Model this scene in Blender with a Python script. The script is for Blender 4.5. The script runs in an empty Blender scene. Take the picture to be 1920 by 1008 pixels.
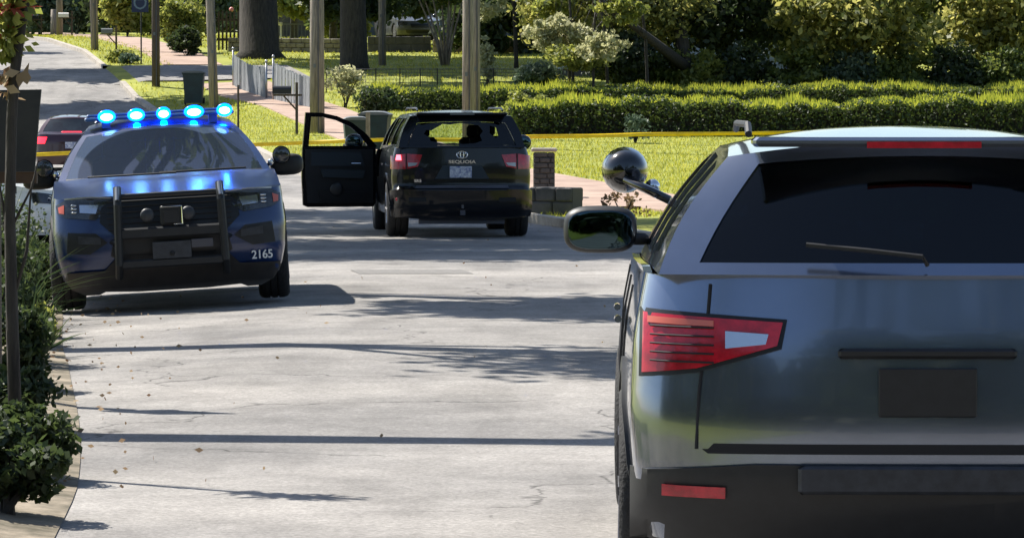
import bpy, bmesh, math, random
import numpy as np
from mathutils import Vector, Matrix
from mathutils.geometry import tessellate_polygon
S = bpy.context.scene
C = S.collection
R_ = math.radians
random.seed(7); RNG = np.random.default_rng(7)

# ------------------------------------------------------------------ camera, sky, sun, exposure
F = 8000.0            # focal length in pixels of the 1920 px wide photograph
HZ = 205.0            # pixel row of the horizon
CAMZ = 1.8
PITCH = math.atan((504 - HZ) / F)
cam = bpy.data.cameras.new('camera'); camo = bpy.data.objects.new('camera', cam); C.objects.link(camo)
cam.sensor_width = 36; cam.lens = 36 * F / 1920; cam.clip_start = 0.5; cam.clip_end = 3000
camo.location = (0, 0, CAMZ); camo.rotation_euler = (math.pi/2 - PITCH, 0, 0)
S.camera = camo
SUN_EL = R_(50); SUN_DIR = Vector((0.78*math.cos(SUN_EL), -0.625*math.cos(SUN_EL), -math.sin(SUN_EL)))
w = bpy.data.worlds.new('World'); S.world = w; w.use_nodes = True
nt = w.node_tree; sky = nt.nodes.new('ShaderNodeTexSky'); sky.sky_type = 'NISHITA'; sky.sun_disc = False
sky.sun_elevation = SUN_EL; sky.sun_rotation = math.atan2(-SUN_DIR.x, -SUN_DIR.y)
bg = nt.nodes['Background']; bg.inputs[1].default_value = 0.088; nt.links.new(sky.outputs[0], bg.inputs[0])
sl = bpy.data.lights.new('sun', 'SUN'); sl.energy = 5.0; sl.angle = R_(0.53); sl.color = (1.0, 0.95, 0.86)
so = bpy.data.objects.new('sun', sl); C.objects.link(so); so.rotation_euler = SUN_DIR.to_track_quat('-Z', 'Y').to_euler()
S.view_settings.view_transform = 'Standard'; S.view_settings.look = 'None'; S.view_settings.exposure = 0.97; S.view_settings.gamma = 1
S.cycles.max_bounces = 6; S.cycles.transparent_max_bounces = 12; S.cycles.diffuse_bounces = 3

def X_(px, D): return (px - 960) * D / F
def Z_(py, D): return CAMZ - (py - HZ) * D / F

# ------------------------------------------------------------------ materials
def mat(name, col, rough=0.7, metal=0.0, noise=0.0, scale=5.0, col2=None, bump=0.0, bscale=40.0, coat=0.0, spec=0.5, emit=None, estr=0.0, stretch=None, detail=5, crough=0.04):
    m = bpy.data.materials.new(name); m.use_nodes = True; n = m.node_tree.nodes; l = m.node_tree.links
    b = n['Principled BSDF']; b.inputs['Base Color'].default_value = (*col, 1); b.inputs['Roughness'].default_value = rough
    b.inputs['Metallic'].default_value = metal; b.inputs['Coat Weight'].default_value = coat; b.inputs['Specular IOR Level'].default_value = spec
    b.inputs['Coat Roughness'].default_value = crough
    tc = n.new('ShaderNodeTexCoord'); src = tc.outputs['Object']
    if stretch:
        mp = n.new('ShaderNodeMapping'); mp.inputs['Scale'].default_value = stretch; l.new(src, mp.inputs[0]); src = mp.outputs[0]
    if noise or col2:
        t = n.new('ShaderNodeTexNoise'); t.inputs['Scale'].default_value = scale; t.inputs['Detail'].default_value = detail; t.inputs['Roughness'].default_value = 0.65
        l.new(src, t.inputs['Vector'])
        r = n.new('ShaderNodeValToRGB'); r.color_ramp.elements[0].position = 0.36; r.color_ramp.elements[1].position = 0.64
        c2 = col2 or tuple(min(1, c * (1 + noise)) for c in col)
        c1 = col if col2 else tuple(c * (1 - noise) for c in col)
        r.color_ramp.elements[0].color = (*c1, 1); r.color_ramp.elements[1].color = (*c2, 1)
        l.new(t.outputs['Fac'], r.inputs[0]); l.new(r.outputs[0], b.inputs['Base Color'])
    if bump:
        t2 = n.new('ShaderNodeTexNoise'); t2.inputs['Scale'].default_value = bscale; t2.inputs['Detail'].default_value = 4; l.new(src, t2.inputs['Vector'])
        bp = n.new('ShaderNodeBump'); bp.inputs['Strength'].default_value = bump; bp.inputs['Distance'].default_value = 0.02
        l.new(t2.outputs['Fac'], bp.inputs['Height']); l.new(bp.outputs[0], b.inputs['Normal'])
    if emit:
        b.inputs['Emission Color'].default_value = (*emit, 1); b.inputs['Emission Strength'].default_value = estr
    return m

def leafmat(name, c1, c2, trans=0.45, gloss=0.035):
    m = bpy.data.materials.new(name); m.use_nodes = True; n = m.node_tree.nodes; l = m.node_tree.links; n.clear()
    o = n.new('ShaderNodeOutputMaterial'); g = n.new('ShaderNodeNewGeometry')
    r = n.new('ShaderNodeValToRGB'); r.color_ramp.elements[0].color = (*c1, 1); r.color_ramp.elements[1].color = (*c2, 1)
    l.new(g.outputs['Random Per Island'], r.inputs[0])
    d = n.new('ShaderNodeBsdfDiffuse'); t = n.new('ShaderNodeBsdfTranslucent'); gl = n.new('ShaderNodeBsdfGlossy'); gl.inputs['Roughness'].default_value = 0.55
    l.new(r.outputs[0], d.inputs[0])
    hs = n.new('ShaderNodeHueSaturation'); hs.inputs['Hue'].default_value = 0.48; hs.inputs['Value'].default_value = 1.7; l.new(r.outputs[0], hs.inputs['Color']); l.new(hs.outputs[0], t.inputs[0])
    mx = n.new('ShaderNodeMixShader'); mx.inputs[0].default_value = trans; l.new(d.outputs[0], mx.inputs[1]); l.new(t.outputs[0], mx.inputs[2])
    m2 = n.new('ShaderNodeMixShader'); m2.inputs[0].default_value = gloss; l.new(mx.outputs[0], m2.inputs[1]); l.new(gl.outputs[0], m2.inputs[2])
    l.new(m2.outputs[0], o.inputs[0]); return m

def glassmat(name, tint, refl_rough=0.02, dust=None, dust_glow=(0.36, 0.47, 0.66)):
    m = bpy.data.materials.new(name); m.use_nodes = True; n = m.node_tree.nodes; l = m.node_tree.links; n.clear()
    o = n.new('ShaderNodeOutputMaterial'); tr = n.new('ShaderNodeBsdfTransparent'); tr.inputs[0].default_value = (*tint, 1)
    g = n.new('ShaderNodeBsdfGlossy'); g.inputs['Roughness'].default_value = refl_rough
    lw = n.new('ShaderNodeLayerWeight'); lw.inputs['Blend'].default_value = 0.5; pw = n.new('ShaderNodeMath'); pw.operation = 'POWER'; pw.inputs[1].default_value = 4.0; l.new(lw.outputs['Facing'], pw.inputs[0]); fr = n.new('ShaderNodeMath'); fr.operation = 'MULTIPLY_ADD'; fr.inputs[1].default_value = 0.9; fr.inputs[2].default_value = 0.045; l.new(pw.outputs[0], fr.inputs[0])
    mx = n.new('ShaderNodeMixShader'); l.new(fr.outputs[0], mx.inputs[0]); l.new(tr.outputs[0], mx.inputs[1]); l.new(g.outputs[0], mx.inputs[2])
    out = mx.outputs[0]
    if dust:      # dust film, blue lamp glow in its colour, everywhere except where the wipers sweep: (list of circles in the object's x,z), strength
        circ, amt = dust
        tc = n.new('ShaderNodeTexCoord'); sep = n.new('ShaderNodeSeparateXYZ'); l.new(tc.outputs['Object'], sep.inputs[0])
        prev = None
        for (cx, cz, rad) in circ:
            a = n.new('ShaderNodeMath'); a.operation = 'SUBTRACT'; a.inputs[1].default_value = cx; l.new(sep.outputs['X'], a.inputs[0])
            b = n.new('ShaderNodeMath'); b.operation = 'SUBTRACT'; b.inputs[1].default_value = cz; l.new(sep.outputs['Z'], b.inputs[0])
            b2 = n.new('ShaderNodeMath'); b2.operation = 'MULTIPLY'; b2.inputs[1].default_value = 1.7; l.new(b.outputs[0], b2.inputs[0])
            a2 = n.new('ShaderNodeMath'); a2.operation = 'MULTIPLY'; l.new(a.outputs[0], a2.inputs[0]); l.new(a.outputs[0], a2.inputs[1])
            b3 = n.new('ShaderNodeMath'); b3.operation = 'MULTIPLY_ADD'; l.new(b2.outputs[0], b3.inputs[0]); l.new(b2.outputs[0], b3.inputs[1]); l.new(a2.outputs[0], b3.inputs[2])
            gt = n.new('ShaderNodeMapRange'); gt.inputs['From Min'].default_value = rad*rad*0.985; gt.inputs['From Max'].default_value = rad*rad*1.015
            l.new(b3.outputs[0], gt.inputs[0])
            if prev is None: prev = gt.outputs[0]
            else:
                mm = n.new('ShaderNodeMath'); mm.operation = 'MINIMUM'; l.new(prev, mm.inputs[0]); l.new(gt.outputs[0], mm.inputs[1]); prev = mm.outputs[0]
        sc = n.new('ShaderNodeMath'); sc.operation = 'MULTIPLY_ADD'; sc.inputs[1].default_value = amt; sc.inputs[2].default_value = 0.045; l.new(prev, sc.inputs[0])
        df = n.new('ShaderNodeBsdfDiffuse'); df.inputs[0].default_value = (*dust_glow, 1)
        m3 = n.new('ShaderNodeMixShader'); l.new(sc.outputs[0], m3.inputs[0]); l.new(out, m3.inputs[1]); l.new(df.outputs[0], m3.inputs[2]); out = m3.outputs[0]
    l.new(out, o.inputs[0]); return m

M = {}
M['navy'] = mat('navy_paint', (0.001, 0.022, 0.105), 0.28, 0.2, coat=1.0, noise=0.15, scale=2.0, crough=.22)
M['reflect_silver'] = mat('silver_reflect_paint', (0.20, 0.235, 0.31), 0.18, 0.85, coat=1.0, noise=0.1, scale=1.5)  # silver tone puts reflections into what is dark blue paint
M['black_paint'] = mat('black_paint', (0.0025, 0.0035, 0.006), 0.22, 0.0, coat=0.35, spec=0.3)
M['white_paint'] = mat('white_paint', (0.62, 0.66, 0.70), 0.3, 0.0, coat=0.8)
M['red_paint'] = mat('maroon_paint', (0.035, 0.006, 0.010), 0.3, 0.1, coat=0.8)
M['grey_paint'] = mat('grey_paint', (0.06, 0.065, 0.075), 0.4, 0.1, coat=0.4)
M['plastic'] = mat('black_plastic', (0.010, 0.011, 0.013), 0.5, noise=0.2, scale=20)
M['skirt'] = mat('grey_plastic', (0.022, 0.02, 0.02), 0.6, noise=0.2, scale=8)
M['dark'] = mat('near_black', (0.012, 0.012, 0.014), 0.8)  # flat near-black for cabin, underside, seams and small fittings
M['grille'] = mat('grille_black', (0.008, 0.009, 0.012), 0.4)
M['trim'] = mat('door_trim', (0.028, 0.038, 0.048), 0.6, spec=.3)
M['seat'] = mat('seat_fabric', (0.014, 0.015, 0.018), 0.8)
M['rubber'] = mat('rubber', (0.018, 0.018, 0.019), 0.85, noise=0.3, scale=30, bump=0.4, bscale=60)
M['rim'] = mat('alloy', (0.35, 0.35, 0.36), 0.35, 0.9)
M['chrome'] = mat('chrome', (0.75, 0.76, 0.78), 0.12, 1.0)
M['steel'] = mat('dark_steel', (0.08, 0.08, 0.095), 0.4, 0.4)
M['gloss_black'] = mat('gloss_black', (0.004, 0.004, 0.005), 0.15, coat=1)
M['lens'] = mat('headlamp_lens', (0.035, 0.037, 0.04), 0.08, 0.2, coat=1.0, noise=0.5, scale=9)
M['lampbright'] = mat('headlamp_reflector', (0.6, 0.62, 0.66), 0.15, 0.9)
M['amber'] = mat('amber_lens', (0.6, 0.12, 0.06), 0.15, coat=1)
M['red_lens'] = mat('red_lens', (0.42, 0.006, 0.02), 0.2, coat=.5, noise=.3, scale=14)
M['red_lit'] = mat('lit_red_lamp', (0.6, 0.02, 0.03), 0.3, emit=(1, 0.015, 0.03), estr=2.6)
M['pink_lit'] = mat('lit_turn_lamp', (0.7, 0.1, 0.1), 0.3, emit=(1, 0.12, 0.16), estr=2.5)
M['blue_core'] = mat('blue_lamp_core', (0.6, 0.85, 1), 0.3, emit=(0.30, 0.75, 1.0), estr=5)
M['blue_lens'] = mat('blue_lamp_lens', (0.0, 0.1, 0.7), 0.2, emit=(0.0, 0.14, 1.0), estr=3.2)
M['bar'] = mat('light_bar_body', (0.05, 0.12, 0.3), 0.2, coat=1)
M['mirror'] = mat('mirror_glass', (0.05, 0.08, 0.095), 0.03, 1.0)
M['plate'] = mat('plate_white', (0.65, 0.66, 0.7), 0.5, col2=(0.12, 0.15, 0.32), scale=28, noise=0.3)
M['panel'] = mat('grey_bracket', (0.028, 0.031, 0.038), 0.5, noise=0.3, scale=15)
M['decal'] = mat('white_decal', (0.8, 0.8, 0.78), 0.5)
M['glass'] = glassmat('tinted_glass', (0.30, 0.36, 0.38))
M['glass_clear'] = glassmat('clear_glass', (0.80, 0.86, 0.85))
M['glass_dark'] = glassmat('privacy_glass', (0.06, 0.07, 0.075))
M['glass_ws'] = glassmat('windshield_glass', (0.24, 0.40, 0.62), dust=([(-0.20+0.15, 1.17, 0.74), (0.52, 1.17, 0.60)], 0.10))  # blue glow of the roof lamps is put into the glass tint
M['wood'] = mat('weathered_pole', (0.13, 0.115, 0.095), 0.9, col2=(0.33, 0.285, 0.235), scale=5, bump=1.0, bscale=12, stretch=(6, 6, 0.35))
M['wood_dark'] = mat('dark_wood', (0.05, 0.038, 0.03), 0.9, col2=(0.10, 0.078, 0.06), scale=5, stretch=(5, 5, 0.5))
M['bark'] = mat('bark', (0.022, 0.02, 0.018), 0.95, col2=(0.055, 0.048, 0.04), scale=4, bump=1.0, bscale=7, stretch=(4, 4, 0.8))
M['bark_light'] = mat('pale_bark', (0.14, 0.11, 0.085), 0.9, col2=(0.30, 0.25, 0.2), scale=5, stretch=(3, 3, 0.8))
M['slat'] = mat('weathered_pickets', (0.15, 0.165, 0.18), 0.85, col2=(0.32, 0.335, 0.35), scale=6, stretch=(6, 6, 0.6))
M['stone'] = mat('field_stone', (0.17, 0.15, 0.13), 0.9, col2=(0.32, 0.29, 0.25), scale=3, bump=0.6, bscale=8)
M['stone_grey'] = mat('grey_block', (0.055, 0.055, 0.058), 0.95, col2=(0.11, 0.105, 0.10), scale=2, bump=0.4, bscale=9)
M['stone_tan'] = mat('tan_block', (0.22, 0.18, 0.135), 0.9, col2=(0.32, 0.265, 0.20), scale=2, bump=0.4, bscale=9)
M['mortar'] = mat('mortar', (0.09, 0.085, 0.08), 0.95)
M['bin'] = mat('dark_green_bin', (0.010, 0.028, 0.034), 0.5, noise=0.25, scale=4)
M['binlid'] = mat('grey_bin_lid', (0.12, 0.13, 0.135), 0.55)
M['signblue'] = mat('sign_dark', (0.012, 0.022, 0.07), 0.5)
M['signpale'] = mat('sign_pale', (0.16, 0.22, 0.27), 0.5)
M['tape'] = mat('yellow_tape', (0.85, 0.56, 0.01), 0.4, noise=0.15, scale=6)
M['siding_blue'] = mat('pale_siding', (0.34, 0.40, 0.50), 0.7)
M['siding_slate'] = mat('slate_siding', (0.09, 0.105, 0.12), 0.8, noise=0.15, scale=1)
M['roofing'] = mat('shingles', (0.06, 0.055, 0.055), 0.9, noise=0.3, scale=6)
M['white_wood'] = mat('white_wood', (0.7, 0.68, 0.64), 0.6)
M['board'] = mat('dark_board', (0.018, 0.02, 0.022), 0.7, col2=(0.035, 0.035, 0.033), scale=5)  # mottled tones imitate leaf shadow on the board
M['brown'] = mat('brown_board', (0.06, 0.035, 0.02), 0.8, noise=0.3, scale=6)
M['pink'] = mat('pink_ball', (0.75, 0.25, 0.22), 0.5)
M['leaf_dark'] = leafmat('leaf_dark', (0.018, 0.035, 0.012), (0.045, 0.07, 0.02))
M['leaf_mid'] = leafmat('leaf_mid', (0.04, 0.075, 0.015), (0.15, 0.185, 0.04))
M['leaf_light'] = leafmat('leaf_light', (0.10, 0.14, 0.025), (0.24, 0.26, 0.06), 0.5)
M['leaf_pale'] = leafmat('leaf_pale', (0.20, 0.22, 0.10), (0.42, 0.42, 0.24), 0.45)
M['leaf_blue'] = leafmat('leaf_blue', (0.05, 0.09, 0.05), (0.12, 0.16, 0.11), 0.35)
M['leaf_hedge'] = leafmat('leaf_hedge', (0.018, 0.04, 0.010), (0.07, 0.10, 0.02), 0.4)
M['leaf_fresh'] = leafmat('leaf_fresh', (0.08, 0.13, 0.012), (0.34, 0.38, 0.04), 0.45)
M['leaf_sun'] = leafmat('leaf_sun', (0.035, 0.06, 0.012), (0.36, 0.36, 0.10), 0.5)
M['leaf_red'] = leafmat('leaf_red', (0.25, 0.05, 0.03), (0.4, 0.12, 0.05))
M['leaf_dead'] = leafmat('leaf_dead', (0.16, 0.10, 0.05), (0.36, 0.27, 0.15), 0.2)
M['blade'] = leafmat('grass_blade', (0.15, 0.19, 0.015), (0.34, 0.34, 0.045), 0.5)
M['yucca'] = leafmat('yucca_blade', (0.015, 0.03, 0.016), (0.06, 0.085, 0.03), 0.3, 0.0)

def groundmat():
    m = mat('lawn_soil', (0.14, 0.165, 0.015), 0.95, col2=(0.28, 0.29, 0.035), scale=0.9, bump=1.0, bscale=9, detail=9)
    return m
M['lawn'] = groundmat()

def asphalt():
    m = bpy.data.materials.new('worn_asphalt'); m.use_nodes = True; n = m.node_tree.nodes; l = m.node_tree.links; b = n['Principled BSDF']
    b.inputs['Roughness'].default_value = 0.9; b.inputs['Specular IOR Level'].default_value = 0.25
    tc = n.new('ShaderNodeTexCoord')
    big = n.new('ShaderNodeTexNoise'); big.inputs['Scale'].default_value = 0.35; big.inputs['Detail'].default_value = 6; l.new(tc.outputs['Object'], big.inputs['Vector'])
    fine = n.new('ShaderNodeTexNoise'); fine.inputs['Scale'].default_value = 26; fine.inputs['Detail'].default_value = 5; fine.inputs['Roughness'].default_value = 0.8; l.new(tc.outputs['Object'], fine.inputs['Vector'])
    vo = n.new('ShaderNodeTexVoronoi'); vo.inputs['Scale'].default_value = 70; l.new(tc.outputs['Object'], vo.inputs['Vector'])
    r1 = n.new('ShaderNodeValToRGB'); r1.color_ramp.elements[0].position = .35; r1.color_ramp.elements[1].position = .68
    r1.color_ramp.elements[0].color = (0.195, 0.187, 0.180, 1); r1.color_ramp.elements[1].color = (0.305, 0.288, 0.270, 1); l.new(big.outputs['Fac'], r1.inputs[0])
    r2 = n.new('ShaderNodeMapRange'); r2.inputs['From Min'].default_value = .3; r2.inputs['From Max'].default_value = .7; r2.inputs['To Min'].default_value = .72; r2.inputs['To Max'].default_value = 1.28; l.new(fine.outputs['Fac'], r2.inputs[0])
    r3 = n.new('ShaderNodeMapRange'); r3.inputs['To Min'].default_value = .8; r3.inputs['To Max'].default_value = 1.18; l.new(vo.outputs['Color'], r3.inputs[0])
    mu = n.new('ShaderNodeMath'); mu.operation = 'MULTIPLY'; l.new(r2.outputs[0], mu.inputs[0]); l.new(r3.outputs[0], mu.inputs[1])
    vm = n.new('ShaderNodeVectorMath'); vm.operation = 'SCALE'; l.new(r1.outputs[0], vm.inputs[0]); l.new(mu.outputs[0], vm.inputs['Scale'])
    st_ = n.new('ShaderNodeTexNoise'); st_.inputs['Scale'].default_value = 1.7; st_.inputs['Detail'].default_value = 8; st_.inputs['Roughness'].default_value = .7; l.new(tc.outputs['Object'], st_.inputs['Vector'])
    sm = n.new('ShaderNodeMapRange'); sm.inputs['From Min'].default_value = .30; sm.inputs['From Max'].default_value = .62; sm.inputs['To Min'].default_value = .74; sm.inputs['To Max'].default_value = 1.1; l.new(st_.outputs['Fac'], sm.inputs[0])
    oil = n.new('ShaderNodeTexNoise'); oil.inputs['Scale'].default_value = .8; oil.inputs['Detail'].default_value = 2
    mpo = n.new('ShaderNodeMapping'); mpo.inputs['Scale'].default_value = (2.2, .35, 1); mpo.inputs['Rotation'].default_value = (0, 0, .17); l.new(tc.outputs['Object'], mpo.inputs[0]); l.new(mpo.outputs[0], oil.inputs['Vector'])
    om = n.new('ShaderNodeMapRange'); om.inputs['From Min'].default_value = .28; om.inputs['From Max'].default_value = .5; om.inputs['To Min'].default_value = .78; l.new(oil.outputs['Fac'], om.inputs[0])
    mm1 = n.new('ShaderNodeMath'); mm1.operation = 'MULTIPLY'; l.new(sm.outputs[0], mm1.inputs[0]); l.new(om.outputs[0], mm1.inputs[1])
    vs_ = n.new('ShaderNodeVectorMath'); vs_.operation = 'SCALE'; l.new(vm.outputs[0], vs_.inputs[0]); l.new(mm1.outputs[0], vs_.inputs['Scale']); vm = vs_
    # cracks
    wn = n.new('ShaderNodeTexNoise'); wn.inputs['Scale'].default_value = 1.3; wn.inputs['Detail'].default_value = 4; l.new(tc.outputs['Object'], wn.inputs['Vector'])
    ad = n.new('ShaderNodeVectorMath'); ad.operation = 'MULTIPLY_ADD'; ad.inputs[1].default_value = (1.2, 1.2, 0); l.new(wn.outputs['Color'], ad.inputs[0]); l.new(tc.outputs['Object'], ad.inputs[2])
    cr = n.new('ShaderNodeTexVoronoi'); cr.feature = 'DISTANCE_TO_EDGE'; cr.inputs['Scale'].default_value = 0.3; l.new(ad.outputs[0], cr.inputs['Vector'])
    cm = n.new('ShaderNodeMapRange'); cm.inputs['From Min'].default_value = 0.0; cm.inputs['From Max'].default_value = 0.006; cm.inputs['To Min'].default_value = 0.35; l.new(cr.outputs['Distance'], cm.inputs[0])
    gate = n.new('ShaderNodeMapRange'); gate.inputs['From Min'].default_value = .5; gate.inputs['From Max'].default_value = .56; l.new(big.outputs['Fac'], gate.inputs[0])
    mxx = n.new('ShaderNodeMath'); mxx.operation = 'MAXIMUM'; l.new(cm.outputs[0], mxx.inputs[0]); l.new(gate.outputs[0], mxx.inputs[1])
    v2 = n.new('ShaderNodeVectorMath'); v2.operation = 'SCALE'; l.new(vm.outputs[0], v2.inputs[0]); l.new(mxx.outputs[0], v2.inputs['Scale'])
    l.new(v2.outputs[0], b.inputs['Base Color'])
    bp = n.new('ShaderNodeBump'); bp.inputs['Strength'].default_value = .7; bp.inputs['Distance'].default_value = .012; l.new(fine.outputs['Fac'], bp.inputs['Height']); l.new(bp.outputs[0], b.inputs['Normal'])
    return m
M['asphalt'] = asphalt()
M['walk'] = mat('pink_concrete', (0.26, 0.175, 0.135), 0.9, col2=(0.38, 0.275, 0.215), scale=1.2, bump=0.4, bscale=20)
M['kerb'] = mat('kerb_concrete', (0.26, 0.235, 0.20), 0.9, col2=(0.40, 0.36, 0.31), scale=2.5, bump=0.4, bscale=15)
M['dirt'] = mat('dirt', (0.07, 0.06, 0.035), 0.95, col2=(0.28, 0.23, 0.17), scale=2.4, bump=0.8, bscale=12)

# ------------------------------------------------------------------ mesh helpers
def tag(o, label=None, cat=None, group=None, kind=None):
    if label: o['label'] = label
    if cat: o['category'] = cat
    if group: o['group'] = group
    if kind: o['kind'] = kind
    return o
def empty(name, loc=(0, 0, 0), rz=0, label=None, cat=None, group=None):
    o = bpy.data.objects.new(name, None); C.objects.link(o); o.location = loc; o.rotation_euler = (0, 0, rz); o.empty_display_size = .2
    return tag(o, label, cat, group)
def raw(name, v, f, m, parent=None, smooth=False):
    me = bpy.data.meshes.new(name); me.from_pydata([tuple(p) for p in v], [], [tuple(q) for q in f]); me.update()
    if m: me.materials.append(m)
    if smooth: me.polygons.foreach_set('use_smooth', [True]*len(me.polygons))
    o = bpy.data.objects.new(name, me); C.objects.link(o); o.parent = parent
    return o
class MB:
    def __init__(s): s.v = []; s.f = []
    def add(s, v, f):
        b = len(s.v); s.v += [tuple(p) for p in v]; s.f += [tuple(i + b for i in q) for q in f]; return s
    def box(s, c, d, rz=0, taper=1.0, bev=0.0):
        x, y, z = d[0]/2, d[1]/2, d[2]/2; ca, sa = math.cos(rz), math.sin(rz); vs = []
        if bev <= 0:
            for k, t in ((-1, 1), (1, taper)):
                for i, j in ((-1, -1), (1, -1), (1, 1), (-1, 1)): vs.append((i*x*t, j*y*t, k*z))
            fs = [(0, 3, 2, 1), (4, 5, 6, 7), (0, 1, 5, 4), (1, 2, 6, 5), (2, 3, 7, 6), (3, 0, 4, 7)]
        else:
            b = bev; rings = [(-z, x-b, y-b), (-z+b, x, y), (z-b, x*taper, y*taper), (z, x*taper-b, y*taper-b)]
            for (zz, xx, yy) in rings:
                for (i, j) in ((-1, -1), (1, -1), (1, 1), (-1, 1)):
                    vs.append((i*xx, j*(yy-b), zz) if False else (i*(xx-b) if True else 0, j*yy, zz))
                    vs.append((i*xx, j*(yy-b), zz))
            # order around ring: pair order must be consistent; rebuild clean octagon
            vs = []
            for (zz, xx, yy) in rings:
                vs += [(-xx+b, -yy, zz), (xx-b, -yy, zz), (xx, -yy+b, zz), (xx, yy-b, zz), (xx-b, yy, zz), (-xx+b, yy, zz), (-xx, yy-b, zz), (-xx, -yy+b, zz)]
            fs = [tuple(range(7, -1, -1)), tuple(range(24, 32))]
            for r in range(3):
                for k in range(8): a = r*8+k; c2 = r*8+(k+1) % 8; fs.append((a, c2, c2+8, a+8))
        vs = [(c[0]+p[0]*ca-p[1]*sa, c[1]+p[0]*sa+p[1]*ca, c[2]+p[2]) for p in vs]
        return s.add(vs, fs)
    def tube(s, pts, radii, n=10, cap=True):
        pts = [Vector(p) for p in pts]; vs = []; fs = []
        if not hasattr(radii, '__len__'): radii = [radii]*len(pts)
        for i, p in enumerate(pts):
            d = (pts[min(i+1, len(pts)-1)] - pts[max(i-1, 0)]).normalized()
            a = Vector((1, 0, 0)) if abs(d.x) < .8 else Vector((0, 1, 0)); u = d.cross(a).normalized(); v = d.cross(u)
            for k in range(n):
                t = 2*math.pi*k/n; vs.append(p + (u*math.cos(t) + v*math.sin(t))*radii[i])
        for i in range(len(pts)-1):
            for k in range(n): a = i*n+k; b = i*n+(k+1) % n; fs.append((a, b, b+n, a+n))
        if cap: fs += [tuple(range(n-1, -1, -1)), tuple(range((len(pts)-1)*n, len(pts)*n))]
        return s.add(vs, fs)
    def ell(s, c, r, nu=16, nv=10):
        vs = []; fs = []
        for j in range(nv+1):
            ph = -math.pi/2 + math.pi*j/nv
            for i in range(nu):
                t = 2*math.pi*i/nu; vs.append((c[0]+r[0]*math.cos(ph)*math.cos(t), c[1]+r[1]*math.cos(ph)*math.sin(t), c[2]+r[2]*math.sin(ph)))
        for j in range(nv):
            for i in range(nu): a = j*nu+i; b = j*nu+(i+1) % nu; fs.append((a, b, b+nu, a+nu))
        return s.add(vs, fs)
    def sup(s, c, r, nu=28, nv=14, p=3.2):       # rounded box shape
        vs = []; fs = []; g = lambda a: math.copysign(abs(a)**(2/p), a)
        for j in range(nv+1):
            ph = -math.pi/2 + math.pi*j/nv
            for i in range(nu):
                t = 2*math.pi*i/nu; vs.append((c[0]+r[0]*g(math.cos(ph)) * g(math.cos(t)), c[1]+r[1]*g(math.sin(ph)), c[2]+r[2]*g(math.cos(ph))*g(math.sin(t))))
        for j in range(nv):
            for i in range(nu): a = j*nu+i; b = j*nu+(i+1) % nu; fs.append((a, b, b+nu, a+nu))
        return s.add(vs, fs)
    def lathe_x(s, c, prof, n=32):      # prof: (x, r) around the x axis
        vs = []; fs = []
        for (x, r) in prof:
            for k in range(n): t = 2*math.pi*k/n; vs.append((c[0]+x, c[1]+r*math.cos(t), c[2]+r*math.sin(t)))
        for i in range(len(prof)-1):
            for k in range(n): a = i*n+k; b = i*n+(k+1) % n; fs.append((a, b, b+n, a+n))
        fs += [tuple(range(n)), tuple(range((len(prof)-1)*n, len(prof)*n))]
        return s.add(vs, fs)
    def build(s, name, m, parent=None, smooth=False): return raw(name, s.v, s.f, m, parent, smooth)

def patch(name, outer, fn, m, parent=None, step=0.06, thick=0.02, holes=(), smooth=True):
    loops = [[Vector((a, b, 0)) for a, b in outer]] + [[Vector((a, b, 0)) for a, b in h] for h in holes]
    tris = tessellate_polygon(loops); flat = [p for lp in loops for p in lp]
    bm = bmesh.new(); bv = [bm.verts.new(p) for p in flat]
    for t in tris:
        try: bm.faces.new([bv[i] for i in t])
        except ValueError: pass
    lo = [min(p[k] for p in flat) for k in (0, 1)]; hi = [max(p[k] for p in flat) for k in (0, 1)]
    for k, nrm in ((0, (1, 0, 0)), (1, (0, 1, 0))):
        t = lo[k] + step
        while t < hi[k] - 1e-4:
            co = [0, 0, 0]; co[k] = t
            bmesh.ops.bisect_plane(bm, geom=bm.verts[:]+bm.edges[:]+bm.faces[:], plane_co=co, plane_no=nrm, dist=1e-6); t += step
    bmesh.ops.recalc_face_normals(bm, faces=bm.faces[:])
    if thick:
        r = bmesh.ops.extrude_face_region(bm, geom=bm.faces[:] )
        for v in [g for g in r['geom'] if isinstance(g, bmesh.types.BMVert)]: v.co.z = -thick
        # extrude removes originals in region mode only when closed; keep both sides
    for v in bm.verts:
        v.co = Vector(fn(v.co.x, v.co.y, v.co.z))
    bmesh.ops.recalc_face_normals(bm, faces=bm.faces[:])
    me = bpy.data.meshes.new(name); bm.to_mesh(me); bm.free(); me.materials.append(m)
    o = bpy.data.objects.new(name, me); C.objects.link(o); o.parent = parent
    if smooth:
        me.polygons.foreach_set('use_smooth', [True]*len(me.polygons))
        try: me.set_sharp_from_angle(angle=R_(35))
        except Exception: pass
    return o
def grid(nu, nv, fn, flip=False):
    v = [fn(i/nu, j/nv) for j in range(nv+1) for i in range(nu+1)]
    f = [(j*(nu+1)+i, j*(nu+1)+i+1, (j+1)*(nu+1)+i+1, (j+1)*(nu+1)+i) for j in range(nv) for i in range(nu)]
    return v, f
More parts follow.
